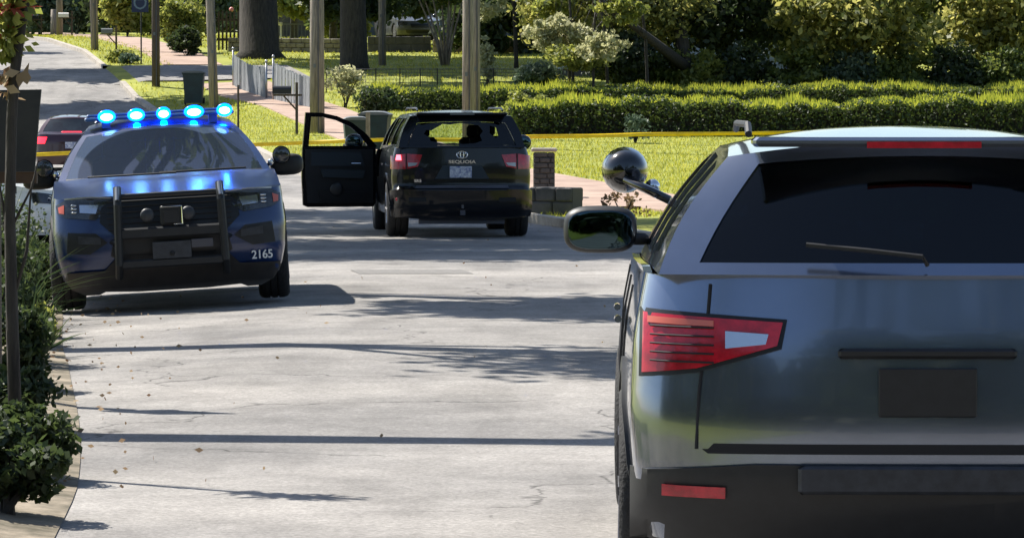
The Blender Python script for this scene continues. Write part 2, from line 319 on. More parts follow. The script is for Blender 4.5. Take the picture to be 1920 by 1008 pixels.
def join(objs, name):
    """merge meshes (same parent) into the first object"""
    me = bpy.data.meshes.new(name); bm = bmesh.new(); mats = []
    for o in objs:
        off = len(bm.faces); b2 = bmesh.new(); b2.from_mesh(o.data); tmp = bpy.data.meshes.new('t'); 
        ms = o.data.materials[0]
        if ms not in mats: mats.append(ms)
        for f in b2.faces: f.material_index = mats.index(ms)
        b2.to_mesh(tmp); b2.free(); bm.from_mesh(tmp); bpy.data.meshes.remove(tmp)
    bm.to_mesh(me); bm.free()
    for m_ in mats: me.materials.append(m_)
    par = objs[0].parent
    for o in objs: bpy.data.objects.remove(o)
    o = bpy.data.objects.new(name, me); C.objects.link(o); o.parent = par; return o
def copy_tree(o, parent=None):
    c = o.copy(); C.objects.link(c); c.parent = parent
    for ch in [x for x in o.children]: copy_tree(ch, c)
    return c
def leaves(name, pts, size, m, parent=None, seed=0, flat=0.0, aspect=1.6):
    """many small leaf shaped quads, one island each"""
    rg = np.random.default_rng(seed); n = len(pts); pts = np.asarray(pts)
    d = rg.normal(size=(n, 3)); d[:, 2] *= (1-flat); d /= np.linalg.norm(d, axis=1)[:, None]
    e = rg.normal(size=(n, 3)); e[:, 2] *= (1-flat); nn = np.cross(d, e); nn /= np.linalg.norm(nn, axis=1)[:, None]
    sz = size * rg.uniform(.55, 1.3, (n, 1))
    a = d*sz*.5*aspect; b = nn*sz*.5
    v = np.stack([pts-a, pts+b*.9-a*.1, pts+a, pts-b*.9-a*.1], 1).reshape(-1, 3)
    me = bpy.data.meshes.new(name); me.vertices.add(4*n); me.vertices.foreach_set('co', v.ravel())
    me.loops.add(4*n); me.loops.foreach_set('vertex_index', np.arange(4*n)); me.polygons.add(n)
    me.polygons.foreach_set('loop_start', np.arange(0, 4*n, 4)); me.polygons.foreach_set('loop_total', np.full(n, 4)); me.update(); me.materials.append(m)
    o = bpy.data.objects.new(name, me); C.objects.link(o); o.parent = parent; return o
def clump_pts(c, r, nclump, per, seed, cr=0.28, shell=0.5):
    rg = np.random.default_rng(seed); c = np.array(c); r = np.array(r)
    d = rg.normal(size=(nclump, 3)); d /= np.linalg.norm(d, axis=1)[:, None]
    rad = shell + (1-shell)*rg.random((nclump, 1))**.6
    cc = c + d*rad*r*(1-cr*.5); k = rg.normal(size=(nclump, per, 3)); k /= np.linalg.norm(k, axis=2)[:, :, None]
    k *= rg.random((nclump, per, 1))**.45
    sc = (cr*rg.uniform(.5, 1.4, (nclump, 1, 1)))*r.mean()
    return (cc[:, None, :] + k*sc*np.array([1.15, 1.15, .8])).reshape(-1, 3), cc

# ------------------------------------------------------------------ terrain
PY = [-60, 62, 75, 90, 100, 110, 130, 140, 150, 165, 185, 200, 230, 270, 600]
PZ = [0, 0, .10, .40, .65, 1.0, 1.75, 2.35, 3.15, 3.97, 4.76, 5.15, 5.9, 7.5, 9]
def sstep(t): t = min(1, max(0, t)); return t*t*(3-2*t)
def T(x, y):
    z = np.interp(y, PY, PZ)
    wdw = sstep((y-22)/10)*sstep((58-y)/10)
    z += wdw*(0.085 - 0.056*max(0, min(3.6, -1.7-x)))
    if y > 80: z += -0.10*sstep((y-80)/25)*sstep((-7.6-x)/3.9)*6*1.25*sstep((150-y)/25)*0.9
    return float(z)
KY = [-60, 0, 20, 37, 45, 54, 64, 75, 90, 100, 115, 130, 140, 150, 165, 185, 205, 240, 600]
KX = [22, 13, 8.5, 5.2, 3.8, 2.4, .85, -1.6, -4.4, -5.8, -8, -10.1, -12.4, -14.3, -16.6, -20.2, -24.5, -34, -150]
LY = [-60, 0, 20, 30, 40, 50, 64, 80, 100, 130, 165, 205, 240, 600]
LX = [1, -1.0, -2.5, -3.5, -4.7, -6.1, -8.4, -11.2, -15, -19.6, -25.5, -33, -43, -160]
def K(y): return float(np.interp(y, KY, KX))
def L_(y): return float(np.interp(y, LY, LX))
YS = list(np.arange(-30, 240, 0.75)) + list(np.arange(240, 620, 12))
def strip(name, fl, fr, dz, ncol, y0, y1, m, kind='structure', thick=0):
    ys = [y for y in YS if y0 <= y <= y1]; v = []; f = []
    if abs(ys[0]-y0) > 1e-6: ys = [y0]+ys
    if abs(ys[-1]-y1) > 1e-6: ys = ys+[y1]
    for y in ys:
        a, b = fl(y), fr(y)
        row = [(a+(b-a)*i/ncol, y) for i in range(ncol+1)]
        if thick: v.append((row[0][0], y, T(*row[0])+dz-thick))
        v += [(x, yy, T(x, yy)+dz) for x, yy in row]
        if thick: v.append((row[-1][0], y, T(*row[-1])+dz-thick))
    w_ = ncol+1+(2 if thick else 0)
    for j in range(len(ys)-1):
        for i in range(w_-1): f.append((j*w_+i, j*w_+i+1, (j+1)*w_+i+1, (j+1)*w_+i))
    o = raw(name, v, f, m, None, True); 
    try: o.data.set_sharp_from_angle(angle=R_(30))
    except Exception: pass
    if kind: o['kind'] = kind
    return o
# ground as one sheet, stepped down under the road
def ground():
    v = []; f = []; n = 0
    Lo = [-400, -160, -80, -40, -24, -16, -12, -9, -7, -5.5, -4, -3, -2, -1.2, -.6, -.16]
    Ro = [.16, .8, 1.6, 2.4, 3.2, 4.2, 5.2, 6.5, 8, 10, 12, 15, 18, 24, 32, 48, 90, 180, 400]
    for y in YS:
        l, k = L_(y), K(y); row = [(l+o, .10) for o in Lo] + [(l, -.05)] + [(l+(k-l)*i/16, -.05) for i in range(1, 16)] + [(k, -.05)] + [(k+o, .10) for o in Ro]
        for x, dz in row: v.append((x, y, T(x, y)+dz))
        n = len(row)
    for j in range(len(YS)-1):
        for i in range(n-1): f.append((j*n+i, j*n+i+1, (j+1)*n+i+1, (j+1)*n+i))
    o = raw('ground', v, f, M['lawn'], None, True); o['kind'] = 'structure'
ground()
strip('road', L_, K, 0.0, 20, -29.25, 239, M['asphalt'])
def road_patch(name, x0, x1, y0, y1, dz, m):
    v, f = grid(8, 12, lambda a, b: (x0+(x1-x0)*a-.12*(y0+(y1-y0)*b-y0), y0+(y1-y0)*b, 0)); raw(name, [(x, y, T(x, y)+dz) for x, y, _ in v], f, m)['kind'] = 'structure'
M['tar'] = mat('old_repair', (0.13, 0.125, 0.12), .9, col2=(.19, .18, .17), scale=18, bump=.5, bscale=60)
road_patch('road_repair', -1.6, -.4, 44.5, 45.6, .004, M['tar'])
GAP0, GAP1 = 144.5, 151.0
strip('kerb', lambda y: K(y)-.02, lambda y: K(y)+.17, .135, 1, -29, GAP0, M['kerb'], thick=.16)
strip('kerb', lambda y: K(y)-.02, lambda y: K(y)+.17, .135, 1, GAP1, 215, M['kerb'], thick=.16)
def shoulder():
    v = []; f = []; ys = [y for y in YS if 10 < y < 78]; offs = [(-3.0, .06), (-2.2, .115), (-1.2, .125), (-.5, .115), (-.12, .108), (.05, .07), (.22, .03), (.42, .006)]
    for y in ys:
        for i, (o_, dz) in enumerate(offs):
            x = L_(y)+o_+.05*math.sin(y*.35); v.append((x, y, T(x, y)+dz))
    n = len(offs)
    for j in range(len(ys)-1):
        for i in range(n-1): f.append((j*n+i, j*n+i+1, (j+1)*n+i+1, (j+1)*n+i))
    raw('dirt_shoulder', v, f, M['dirt'], None, True)['kind'] = 'structure'
shoulder()
strip('sidewalk', lambda y: K(y)+2.6, lambda y: K(y)+4.9, .13, 2, 20, GAP0-1, M['walk'], thick=.05)
strip('sidewalk', lambda y: K(y)+2.2, lambda y: K(y)+4.3, .13, 2, GAP1+1, 215, M['walk'], thick=.05)
def side_street():
    offs = [(-.35, -.03), (-.2, .006), (.3, .05), (.9, .145), (2, .15), (3.5, .15), (5.2, .15), (6.5, .15)]; v = []; f = []; ys = [GAP0]+[y for y in YS if GAP0 < y < GAP1]+[GAP1]
    for y in ys:
        for o_, dz in offs: x = K(y)+o_; v.append((x, y, T(x, y)+dz))
    n = len(offs)
    for j in range(len(ys)-1):
        for i in range(n-1): f.append((j*n+i, j*n+i+1, (j+1)*n+i+1, (j+1)*n+i))
    raw('side_street', v, f, M['asphalt'])['kind'] = 'structure'
side_street()
strip('driveway', lambda y: K(y)+.2, lambda y: K(y)+2.6, .15, 2, 70, 79, M['walk'], thick=.05)
def gz(px, D): x = X_(px, D); return T(x, D) + (.11 if (x > K(D)+.16 or x < L_(D)-.16) else 0)
def gp(px, D): return (X_(px, D), D, gz(px, D))

# ------------------------------------------------------------------ vehicles
def lerp(a, b, t): return a+(b-a)*t
class Car:
    """shell of a road vehicle. local x = right as seen from its front, y = distance back from the front bumper."""
    def __init__(s, **k):
        s.__dict__.update(k)
    def vert(s, z): return float(np.interp(z, [p[0] for p in s.V], [p[1] for p in s.V]))
    def S(s, q, z): return s.W*s.vert(z)*(1-.045*(abs(q-s.L/2)/(s.L/2))**4)
    def zt(s, q): return float(np.interp(q, [p[0] for p in s.ZT], [p[1] for p in s.ZT]))
    def q0(s, z): return float(np.interp(z, [p[0] for p in s.Q0], [p[1] for p in s.Q0]))
    def r0(s, z): return float(np.interp(z, [p[0] for p in s.R0], [p[1] for p in s.R0]))
    def se(s, t, n): return 1-(max(0, 1-abs(t)**n))**(1/n)
    def front(s, x, z, off=0):
        hw = s.S(s.af, z); t = max(-1, min(1, x/hw)); return (x, s.q0(z)+s.af*s.se(t, s.nf)-off, z)
    def rear(s, x, z, off=0):
        hw = s.S(s.L-s.ar, z); t = max(-1, min(1, x/hw)); return (x, s.L-s.r0(z)-s.ar*s.se(t, s.nr)+off, z)
    def side(s, sg):
        return lambda q, z, off=0: (sg*(s.S(q, z)+off), q, z)
    def zr(s, q): # roof edge height
        return float(np.interp(q, [p[0] for p in s.ZR], [p[1] for p in s.ZR]))
    def G(s, q, z):
        zb = s.zt(q); base = s.S(q, zb)-.035; t = (z-zb)/max(.05, s.zroof-zb)
        return lerp(base, s.Wr, max(0, t)) + .03*math.sin(math.pi*min(1, max(0, t)))
    def gside(s, sg): return lambda q, z, off=0: (sg*(s.G(q, z)+off), q, z)
    def wsf(s, u, t, off=0):    # windshield surface u in -1..1, t 0..1
        q = lerp(s.qc, s.qwt, t); z = lerp(s.zt(s.qc), s.zr(s.qwt), t); h = s.G(q, z)
        return (u*h, q-.16*(1-u*u)*(1-.4*t)-off*.7, z+s.rc*(1-u*u)*t**2+off*.7)
    def rwf(s, u, t, off=0):
        q = lerp(s.qrb, s.qrt, t); z = lerp(s.zt(s.qrb), s.zr(s.qrt), t); h = s.G(q, z)
        return (u*h, q+.09*(1-u*u)+off, z+s.rc*(1-u*u)*t**2)
    def build(s, root):
        P = s.paint; parts = []
        def g2(name, nu, nv, fn, m=P):
            v, f = grid(nu, nv, fn); return raw(name, v, f, m, root, True)
        # front and rear ends
        def edge_hood(t, q): return s.zt(q)+s.hc*(1-abs(t)**2.5)
        qh = lambda t: s.q0(s.zt(.1))+s.af*s.se(t, s.nf)
        def ff(u, v):
            t = math.sin((u*2-1)*math.pi/2); q = qh(t); ztop = edge_hood(t, q); z = lerp(s.zbot, ztop, v)
            hw = s.S(s.af, min(z, s.zt(.1))); 
            return (t*hw, s.q0(min(z, s.zt(.1)))+s.af*s.se(t, s.nf), z)
        parts.append(g2('b', 40, 16, ff))
        def hf(u, v):
            t = math.sin((u*2-1)*math.pi/2); qa = qh(t); qe = s.qc-.16*(1-t*t)+.04
            q = lerp(qa, qe, v); ea = abs(t); hw = s.S(max(q, s.af), s.zt(q))
            # blend so the side edge of the hood follows the flank
            cz = edge_hood(t, q) + s.bulge*math.exp(-((abs(t)-.55)/.12)**2)*math.sin(math.pi*min(1, v*1.0))*.5
            return (t*(hw if q >= s.af else s.S(s.af, s.zt(.1))), q, cz)
        parts.append(g2('b', 40, 14, hf))
        zr_ = s.zt(s.L-.05)
        def rf(u, v):
            t = math.sin((1-u*2)*math.pi/2); z = lerp(s.zbot, zr_, v); hw = s.S(s.L-s.ar, z)
            return (t*hw, s.L-s.r0(z)-s.ar*s.se(t, s.nr), z)
        parts.append(g2('b', 30, 16, rf))
        if s.qrb < s.L-.25:   # boot lid
            def df(u, v):
                t = math.sin((u*2-1)*math.pi/2); qe = s.L-s.r0(zr_)-s.ar*s.se(t, s.nr); q = lerp(s.qrb-.02, qe, v); q = min(q, qe)
                return (t*s.S(q, s.zt(q)), q, s.zt(q)+s.hc*.6*(1-abs(t)**2.5)*(1-v**3))
            parts.append(g2('b', 24, 8, df))
        else:                 # ledge between tailgate top and rear window
            def lf(u, v):
                t = math.sin((u*2-1)*math.pi/2); a = s.rwf(t, 0); hw = s.S(s.L-s.ar, zr_); b = (t*hw, s.L-s.r0(zr_)-s.ar*s.se(t, s.nr), zr_)
                return tuple(lerp(a[i], b[i], v) for i in range(3))
            parts.append(g2('b', 24, 2, lf))
        # roof
        def roof(u, v):
            t = u*2-1; a = s.wsf(t, 1); b = s.rwf(t, 1); q = lerp(a[1], b[1], v); qq = lerp(s.qwt, s.qrt, v)
            h = s.G(qq, s.zr(qq)); return (t*h, q, s.zr(qq)+s.rc*(1-t*t)+s.rc*.35*math.sin(math.pi*v)*(1-t**4))
        parts.append(g2('b', 24, 14, roof))
        for sg in (-1, 1):
            ra = s.wr+.055
            def arch(qc):
                z0 = s.zbot+.02; dz = z0-s.wr; a0 = math.asin(max(-1, min(1, dz/ra)))
                return [(qc+ra*math.cos(math.pi-a0 + (a0*2-math.pi)*k/18), s.wr+ra*math.sin(math.pi-a0+(a0*2-math.pi)*k/18)) for k in range(19)]
            zs = [s.zbot+.02+(s.zt(.1)-s.zbot-.02)*k/6 for k in range(7)]
            poly = [(s.q0(z)+s.af, z) for z in zs]
            poly = poly[::-1] + []                            # top -> bottom along the nose
            poly += arch(s.ax[0]) + arch(s.ax[1])
            zs2 = [s.zbot+.02+(zr_-s.zbot-.02)*k/6 for k in range(7)]
            poly += [(s.L-s.r0(z)-s.ar, z) for z in zs2]
            tops = np.linspace(s.L-s.r0(zr_)-s.ar, s.q0(s.zt(.1))+s.af, 26)[1:-1]
            notch = getattr(s, 'notch', None)
            top = [(q, s.zt(q)) for q in tops]
            if notch and sg == notch[0]:
                a, b, zz = notch[1:]
                top = [(q, z) for q, z in top if q > b+.02] + [(b, s.zt(b)), (b, zz), (a, zz), (a, s.zt(a))] + [(q, z) for q, z in top if q < a-.02]
            poly += top
            parts.append(patch('b', poly, s.side(sg), P, root, step=.09, thick=.03))
            # greenhouse flank with window openings
            n = 10
            out = [(lerp(s.qc, s.qwt, k/n), lerp(s.zt(s.qc), s.zr(s.qwt), k/n)) for k in range(n+1)]
            out += [(q, s.zr(q)) for q in np.linspace(s.qwt, s.qrt, 12)[1:-1]]
            out += [(lerp(s.qrt, s.qrb, k/4), lerp(s.zr(s.qrt), s.zt(s.qrb), k/4)) for k in range(5)]
            out += [(q, s.zt(q)) for q in np.linspace(s.qrb, s.qc, 14)[1:-1]]
            parts.append(patch('b', out, s.gside(sg), P, root, step=.1, thick=.035, holes=s.win))
            for i, wpoly in enumerate(s.win):
                if getattr(s, 'open_win', None) == (sg, i): continue
                patch('side_window', wpoly, s.gside(sg), s.sglass, root, step=.12, thick=.008).location.x = -sg*.012
        body = join(parts, 'body')
        # windshield and rear window
        fr = .93
        patch('windshield', [(-fr, .04), (fr, .04), (fr, .95), (-fr, .95)], s.wsf, s.wglass, root, step=.1, thick=.006)
        ed = []
        for sg in (-1, 1):
            ed.append(patch('x', [(sg*fr, .0), (sg*1.0, .0), (sg*1.0, 1), (sg*fr, 1)], s.wsf, s.pillar, root, step=.1, thick=.02))
        ed.append(patch('x', [(-fr, .95), (fr, .95), (fr, 1), (-fr, 1)], s.wsf, s.pillar, root, step=.1, thick=.02))
        ed.append(patch('x', [(-fr, -.02), (fr, -.02), (fr, .04), (-fr, .04)], s.wsf, M['plastic'], root, step=.1, thick=.02))
        join(ed, 'windshield_frame')
        a, b, c, d = s.rhole
        hole = [(-b, c), (b, c), (a, d), (-a, d)]
        patch('rear_window_frame', [(-1, 0), (1, 0), (1, 1), (-1, 1)], s.rwf, P, root, step=.12, thick=.03, holes=[hole])
        if s.rglass: patch('rear_window', hole, s.rwf, s.rglass, root, step=.15, thick=.006).location.y = -.012
        # underside and wheels
        mb = MB(); mb.box((0, s.L/2, s.zbot+.16), (1.32*s.W, s.L-.7, .22)); mb.box((0, s.ax[0], s.wr), (1.5*s.W, .16, .14)); mb.box((0, s.ax[1], s.wr), (1.5*s.W, .16, .16))
        mb.box((0, s.ax[0]+.75, s.zbot+.1), (1.1, .5, .12)); mb.tube([(.5, s.L-.3, s.zbot+.05), (.5, s.L-1.6, s.zbot+.05)], .04)
        mb.build('underbody', M['dark'], root)
        for qa in s.ax:
            for sg in (-1, 1):
                steer = getattr(s, 'steer', 0) if qa == s.ax[0] else 0
                wo = empty('wheel', (sg*(s.W*s.vert(s.wr)-getattr(s, 'inset', .145)), qa, s.wr), steer); wo.parent = root; wo.empty_display_size = .1
                tw = getattr(s, 'tw', .125); r = s.wr
                MB().lathe_x((0, 0, 0), [(-tw, r*.66), (-tw, r*.9), (-tw*.86, r*.97), (-tw*.6, r), (-tw*.3, r), (-tw*.27, r-.012), (-tw*.2, r-.012), (-tw*.17, r), (tw*.17, r), (tw*.2, r-.012), (tw*.27, r-.012), (tw*.3, r), (tw*.6, r), (tw*.86, r*.97), (tw, r*.9), (tw, r*.66)], 40).build('tyre', M['rubber'], wo, True).data.set_sharp_from_angle(angle=R_(40))
                rm = MB(); rm.lathe_x((0, 0, 0), [(sg*(tw-.05), r*.2), (sg*(tw-.03), r*.16), (sg*(tw-.02), .001)], 16)
                rm.lathe_x((0, 0, 0), [(sg*tw*.98, r*.67), (sg*tw*.98, r*.60), (sg*(tw-.07), r*.57), (sg*(tw-.12), r*.57)], 32)
                for k in range(6):
                    t = 2*math.pi*k/6; rm.tube([(sg*(tw-.03), 0, 0), (sg*(tw-.02), r*.62*math.cos(t), r*.62*math.sin(t))], [.035, .028], 6)
                rm.build('rim', s.rim, wo)
        # interior
        it = MB(); zf = s.zbot+.25
        it.box((0, (s.qc+s.qrt)/2+.2, zf), (1.5, s.qrt-s.qc+.2, .06)); it.box((0, s.qc+.22, s.zt(s.qc)-.14), (1.45, .38, .2), bev=.05)
        it.build('cabin_floor', M['dark'], root)
        for (q, xs) in s.seats:
            for x in xs:
                k_ = min(1, (s.zr(q+.2)-zf-.12)/1.1); se = MB(); se.box((x, q, zf+.28*k_), (.5, .5, .18*k_), bev=.05*k_); se.box((x, q+.27, zf+.6*k_), (.48, .16, .62*k_), bev=.05); se.box((x, q+.28, zf+1.0*k_), (.26, .10, .2*k_), bev=.04)
                se.build('seat', M['seat'], root, True).data.set_sharp_from_angle(angle=R_(50))
        return body

def text(name, s_, size, m, parent, loc, rot=(math.pi/2, 0, 0), extr=.003, sx=1.0, shear=0):
    c = bpy.data.curves.new(name, 'FONT'); c.body = s_; c.size = size; c.extrude = extr; c.align_x = 'CENTER'; c.align_y = 'CENTER'; c.offset = .0016; c.shear = shear
    c.materials.append(m); tmp = bpy.data.objects.new(name, c); C.objects.link(tmp); dg = bpy.context.evaluated_depsgraph_get(); me = bpy.data.meshes.new_from_object(tmp.evaluated_get(dg)); bpy.data.objects.remove(tmp)
    o = bpy.data.objects.new(name, me); C.objects.link(o); o.parent = parent; o.location = loc; o.rotation_euler = rot; o.scale = (sx, 1, 1); return o

EXV = [(.2, .90), (.36, .955), (.5, .985), (.72, 1.0), (.98, .985), (1.2, .945)]
def explorer(name, label, loc, rz, roll, detail_front=True):
    root = empty(name, loc, rz, label, 'police car'); root.rotation_mode = 'YXZ' if False else 'XYZ'
    root.rotation_euler = Matrix.Rotation(rz, 3, 'Z').__matmul__(Matrix.Rotation(roll, 3, 'Y')).to_euler()
    e = Car(L=5.0, W=1.06, V=EXV, af=.36, nf=4.2, ar=.34, nr=3.2, zbot=.27, hc=.03, bulge=.05, rc=.055,
            ZT=[(0, .985), (.3, 1.03), (.8, 1.10), (1.35, 1.16), (2.2, 1.17), (4.3, 1.22), (5.0, 1.2)],
            Q0=[(.2, .16), (.36, .06), (.5, 0), (.7, 0), (.9, .05), (1.0, .10)],
            R0=[(.2, .10), (.45, .0), (.7, .0), (.95, .03), (1.2, .09)],
            ZR=[(2.0, 1.545), (2.6, 1.635), (3.6, 1.645), (4.6, 1.61)], zroof=1.63, Wr=.665, qc=1.38, qwt=2.12, qrt=4.55, qrb=4.86,
            ax=(.95, 3.95), wr=.385, paint=M['navy'], pillar=M['navy'], sglass=M['glass_dark'], wglass=M['glass_ws'], rglass=M['glass_dark'], rim=M['steel'],
            win=[[(1.80, 1.215), (2.62, 1.225), (2.62, 1.60), (2.35, 1.60), (2.15, 1.56)], [(2.76, 1.225), (3.62, 1.235), (3.60, 1.60), (2.76, 1.61)], [(3.76, 1.25), (4.42, 1.27), (4.30, 1.57), (3.76, 1.59)]],
            rhole=(.80, .86, .10, .90), seats=[(2.3, (-.4, .4)), (3.3, (-.4, .4))], steer=-.05, inset=.09, tw=.14)
    e.build(root)
    fr = e.front
    # grille opening, bumper parts
    g = patch('grille', [(-.50, 1.0), (.50, 1.0), (.60, .93), (.62, .80), (.50, .68), (-.50, .68), (-.62, .80), (-.60, .93)], lambda a, b, o: fr(a, b, .014+o), M['grille'], root, .08, .02)
    sl_ = MB()
    for zz in (.73, .78, .83, .88, .93, .975):
        pts = [fr(x, zz, .018) for x in np.linspace(-.55, .55, 15)]; sl_.tube(pts, .006, 5)
    sl_.build('bar', M['plastic'], g)
    patch('lower_grille', [(-.50, .665), (.50, .665), (.54, .50), (.40, .40), (-.40, .40), (-.54, .50)], lambda a, b, o: fr(a, b, .012+o), M['grille'], root, .08, .02)
    patch('lower_bumper', [(-1.0, .36), (-.90, .21), (-.78, .155), (-.66, .155), (-.6, .18), (-.3, .165), (.3, .165), (.6, .18), (.66, .155), (.78, .155), (.90, .21), (1.0, .36), (.60, .37), (.45, .52), (.40, .52), (.34, .41), (-.34, .41), (-.40, .52), (-.45, .52), (-.60, .37)], lambda a, b, o: fr(a, b, .022+o), M['skirt'], root, .07, .03)
    for sg in (-1, 1):
        ip = patch('air_intake', [(sg*x, z) for x, z in [(.56, .62), (.66, .705), (.905, .725), (.925, .54), (.72, .525)]], lambda a, b, o: fr(a, b, .012+o), M['plastic'], root, .06, .02)
        patch('fog_lamp', [(sg*x, z) for x, z in [(.62, .67), (.82, .69), (.82, .62), (.62, .605)]], lambda a, b, o: fr(a, b, .022+o), M['panel'], ip, .06, .012)
        h = patch('headlight', [(sg*x, z) for x, z in [(.51, 1.0), (.70, 1.015), (.92, 1.01), (1.0, .965), (.99, .895), (.92, .855), (.66, .825), (.58, .865)]], lambda a, b, o: fr(a, b, .012+o), M['lens'], root, .05, .02)
        patch('lamp_reflector', [(sg*x, z) for x, z in [(.62, .955), (.79, .965), (.79, .895), (.65, .88)]], lambda a, b, o: fr(a, b, .017+o), M['lampbright'], h, .05, .01)
        patch('turn_signal', [(sg*x, z) for x, z in [(.925, .97), (.98, .95), (.975, .90), (.93, .89)]], lambda a, b, o: fr(a, b, .017+o), M['amber'], h, .03, .01)
        patch('lamp_trim', [(sg*x, z) for x, z in [(.51, 1.004), (.70, 1.019), (.92, 1.014), (.925, 1.026), (.70, 1.032), (.50, 1.016)]], lambda a, b, o: fr(a, b, .018+o), M['rim'], root, .05, .01)
        for k_ in range(3): MB().ell(fr(sg*(.84+.0*k_), .90+.03*k_, .019), (.028, .008, .011), 12, 6).build('lamp_bulb', M['lampbright'], h, True)
        # flank details: door cut lines, handles, wheel arch lips, plastic sill
        sd = e.side(sg)
        for qq in (1.55, 2.70, 3.68): MB().tube([sd(qq, z, .001) for z in np.linspace(.40, 1.12, 12)], .004, 5).build('door_seam', M['dark'], root)
        for qq in (2.5, 3.5): MB().tube([sd(qq-.1, .98, .03), sd(qq+.1, .985, .03)], .014, 8).build('door_handle', M['navy'], root)
        patch('sill', [(1.42, .29), (3.48, .29), (3.48, .37), (1.42, .37)], lambda a, b, o, sd=sd: sd(a, b, .012+o), M['plastic'], root, .2, .02)
        for qa in e.ax:
            a0, a1 = e.wr+.045, e.wr+.095
            pl = [(qa+a0*math.cos(t), e.wr+a0*math.sin(t)) for t in np.linspace(-.1, math.pi+.1, 20)] + [(qa+a1*math.cos(t), e.wr+a1*math.sin(t)) for t in np.linspace(math.pi+.1, -.1, 20)]
            patch('arch_trim', [p for p in pl], lambda a, b, o, sd=sd: sd(a, b, .012+o), M['plastic'], root, .12, .03)
        # mirror with spot lamp
        mo = MB(); mo.sup((sg*1.145, 1.80, 1.19), (.155, .085, .10)); mo.box((sg*1.02, 1.80, 1.15), (.16, .07, .05), bev=.015)
        m_ = mo.build('side_mirror', M['plastic'], root, True)
        MB().sup((sg*1.145, 1.881, 1.19), (.135, .006, .082)).build('mirror_glass', M['mirror'], m_, True)
        sp = MB(); cx, cq, cz = sg*1.09, 1.60, 1.285
        sp.tube([(sg*.93, 1.75, 1.18), (cx, cq+.08, cz-.03)], .016, 8)
        prof = [(.085, .0), (.08, .03), (.07, .055), (.03, .075), (-.04, .082), (-.05, .084)]
        vs = []; 
        for (yy, r) in prof:
            for k in range(20): t = 2*math.pi*k/20; vs.append((cx+max(r, .001)*math.cos(t), cq+yy, cz+max(r, .001)*math.sin(t)))
        fs = [(i*20+k, i*20+(k+1) % 20, (i+1)*20+(k+1) % 20, (i+1)*20+k) for i in range(5) for k in range(20)]
        sp.add(vs, fs); so_ = sp.build('spot_lamp', M['gloss_black'], root, True)
        MB().ell((cx, cq-.05, cz), (.078, .018, .078), 20, 8).build('lamp_glass', M['lens'], so_, True)
        MB().ell((cx-sg*.10, cq-.03, cz-.06), (.028, .02, .028), 12, 8).build('chrome_bezel', M['chrome'], so_, True)
    # hood ornaments: washers / shut line
    MB().tube([(x, e.qc-.22-.13*(1-(x/.9)**2), e.zt(1.1)+.055) for x in np.linspace(-.7, .1, 9)], .009, 6).tube([(x, e.qc-.17-.13*(1-(x/.9)**2), e.zt(1.1)+.062) for x in np.linspace(-.05, .74, 9)], .009, 6).build('wiper', M['plastic'], root)
    # push bumper
    pb = MB()
    for sg in (-1, 1):
        ppts = [(sg*.475, -.05, .31), (sg*.47, -.16, .42), (sg*.455, -.165, .95), (sg*.45, -.10, 1.10)]
        pb.tube(ppts, .037, 10); pb.box((sg*.47, -.03, .38), (.04, .16, .10)); pb.tube([(sg*.46, -.16, .62), (sg*.53, .02, .62)], .02, 8)
    pb.box((0, -.15, .69), (.90, .05, .10), bev=.015); pb.box((0, -.15, .42), (.92, .045, .08), bev=.015)
    pb.tube([(-.45, -.12, 1.02), (.45, -.12, 1.02)], .024, 8)
    pbo = pb.build('push_bumper', M['plastic'], root)
    
    for sg in (-1, 1): MB().tube([(sg*.455, -.19, .99), (sg*.45, -.13, 1.105)], .02, 8).build('rail_cap', M['rim'], pbo)
    bx = MB(); bx.box((0.01, -.14, .835), (.19, .05, .17), bev=.012); bo = bx.build('siren_box', M['plastic'], pbo)
    MB().tube([(-.085, -.172, .91), (.105, -.172, .91), (.105, -.172, .755), (.03, -.172, .755)], .006, 6).build('chrome_frame', M['chrome'], bo)
    MB().box((0.01, -.168, .825), (.14, .012, .12), bev=.004).build('siren_grille', M['grille'], bo)
    for x in (-.20, .16):
        MB().ell((x, -.14, .845), (.062, .03, .062), 18, 8).build('driving_lamp', M['panel'], pbo, True)
    MB().box((.0, -.172, .53), (.34, .012, .15), bev=.003).build('plate_bracket', M['panel'], pbo)
    MB().ell((0, -.185, .50), (.022, .015, .022), 12, 8).build('tow_hook', M['dark'], pbo)
    MB().box((.27, -.172, .575), (.19, .012, .075), bev=.003).build('sensor_panel', M['steel'], pbo)
    # number painted on the bumper corner
    t = text('unit_number', '2165', .105, M['decal'], root, (.80, fr(.80, .42, .03)[1], .432), sx=.95)
    yaw = math.atan2(fr(.86, .43)[1]-fr(.74, .43)[1], .12); t.rotation_euler = (math.pi/2, 0, yaw); t.location.y = fr(.80, .43, .016)[1]-.02
    # roof light bar
    lb = MB(); zb = 1.672
    lb.box((0, 2.30, zb+.035), (1.40, .28, .035), bev=.012); 
    for x in (-.5, .5): lb.box((x, 2.30, zb-.015), (.08, .2, .08))
    lo = lb.build('light_bar', M['bar'], root)
    MB().box((0, 2.31, zb+.068), (1.36, .25, .028), bev=.012).build('light_bar_cover', M['chrome'] if False else M['bar'], lo)
    for i, x in enumerate((-.49, -.215, .04, .325, .61)):
        rr = (.068, .066, .055, .076, .06)[i]
        MB().ell((x, 2.15, zb+.055), (rr*1.25, .025, .062), 18, 10).build('lamp_lens', M['blue_lens'], lo, True)
        MB().ell((x, 2.128, zb+.05), (rr*.85, .02, .034), 16, 8).build('lit_lamp', M['blue_core'], lo, True)
    # rear lamps and plate recess
    rr_ = e.rear
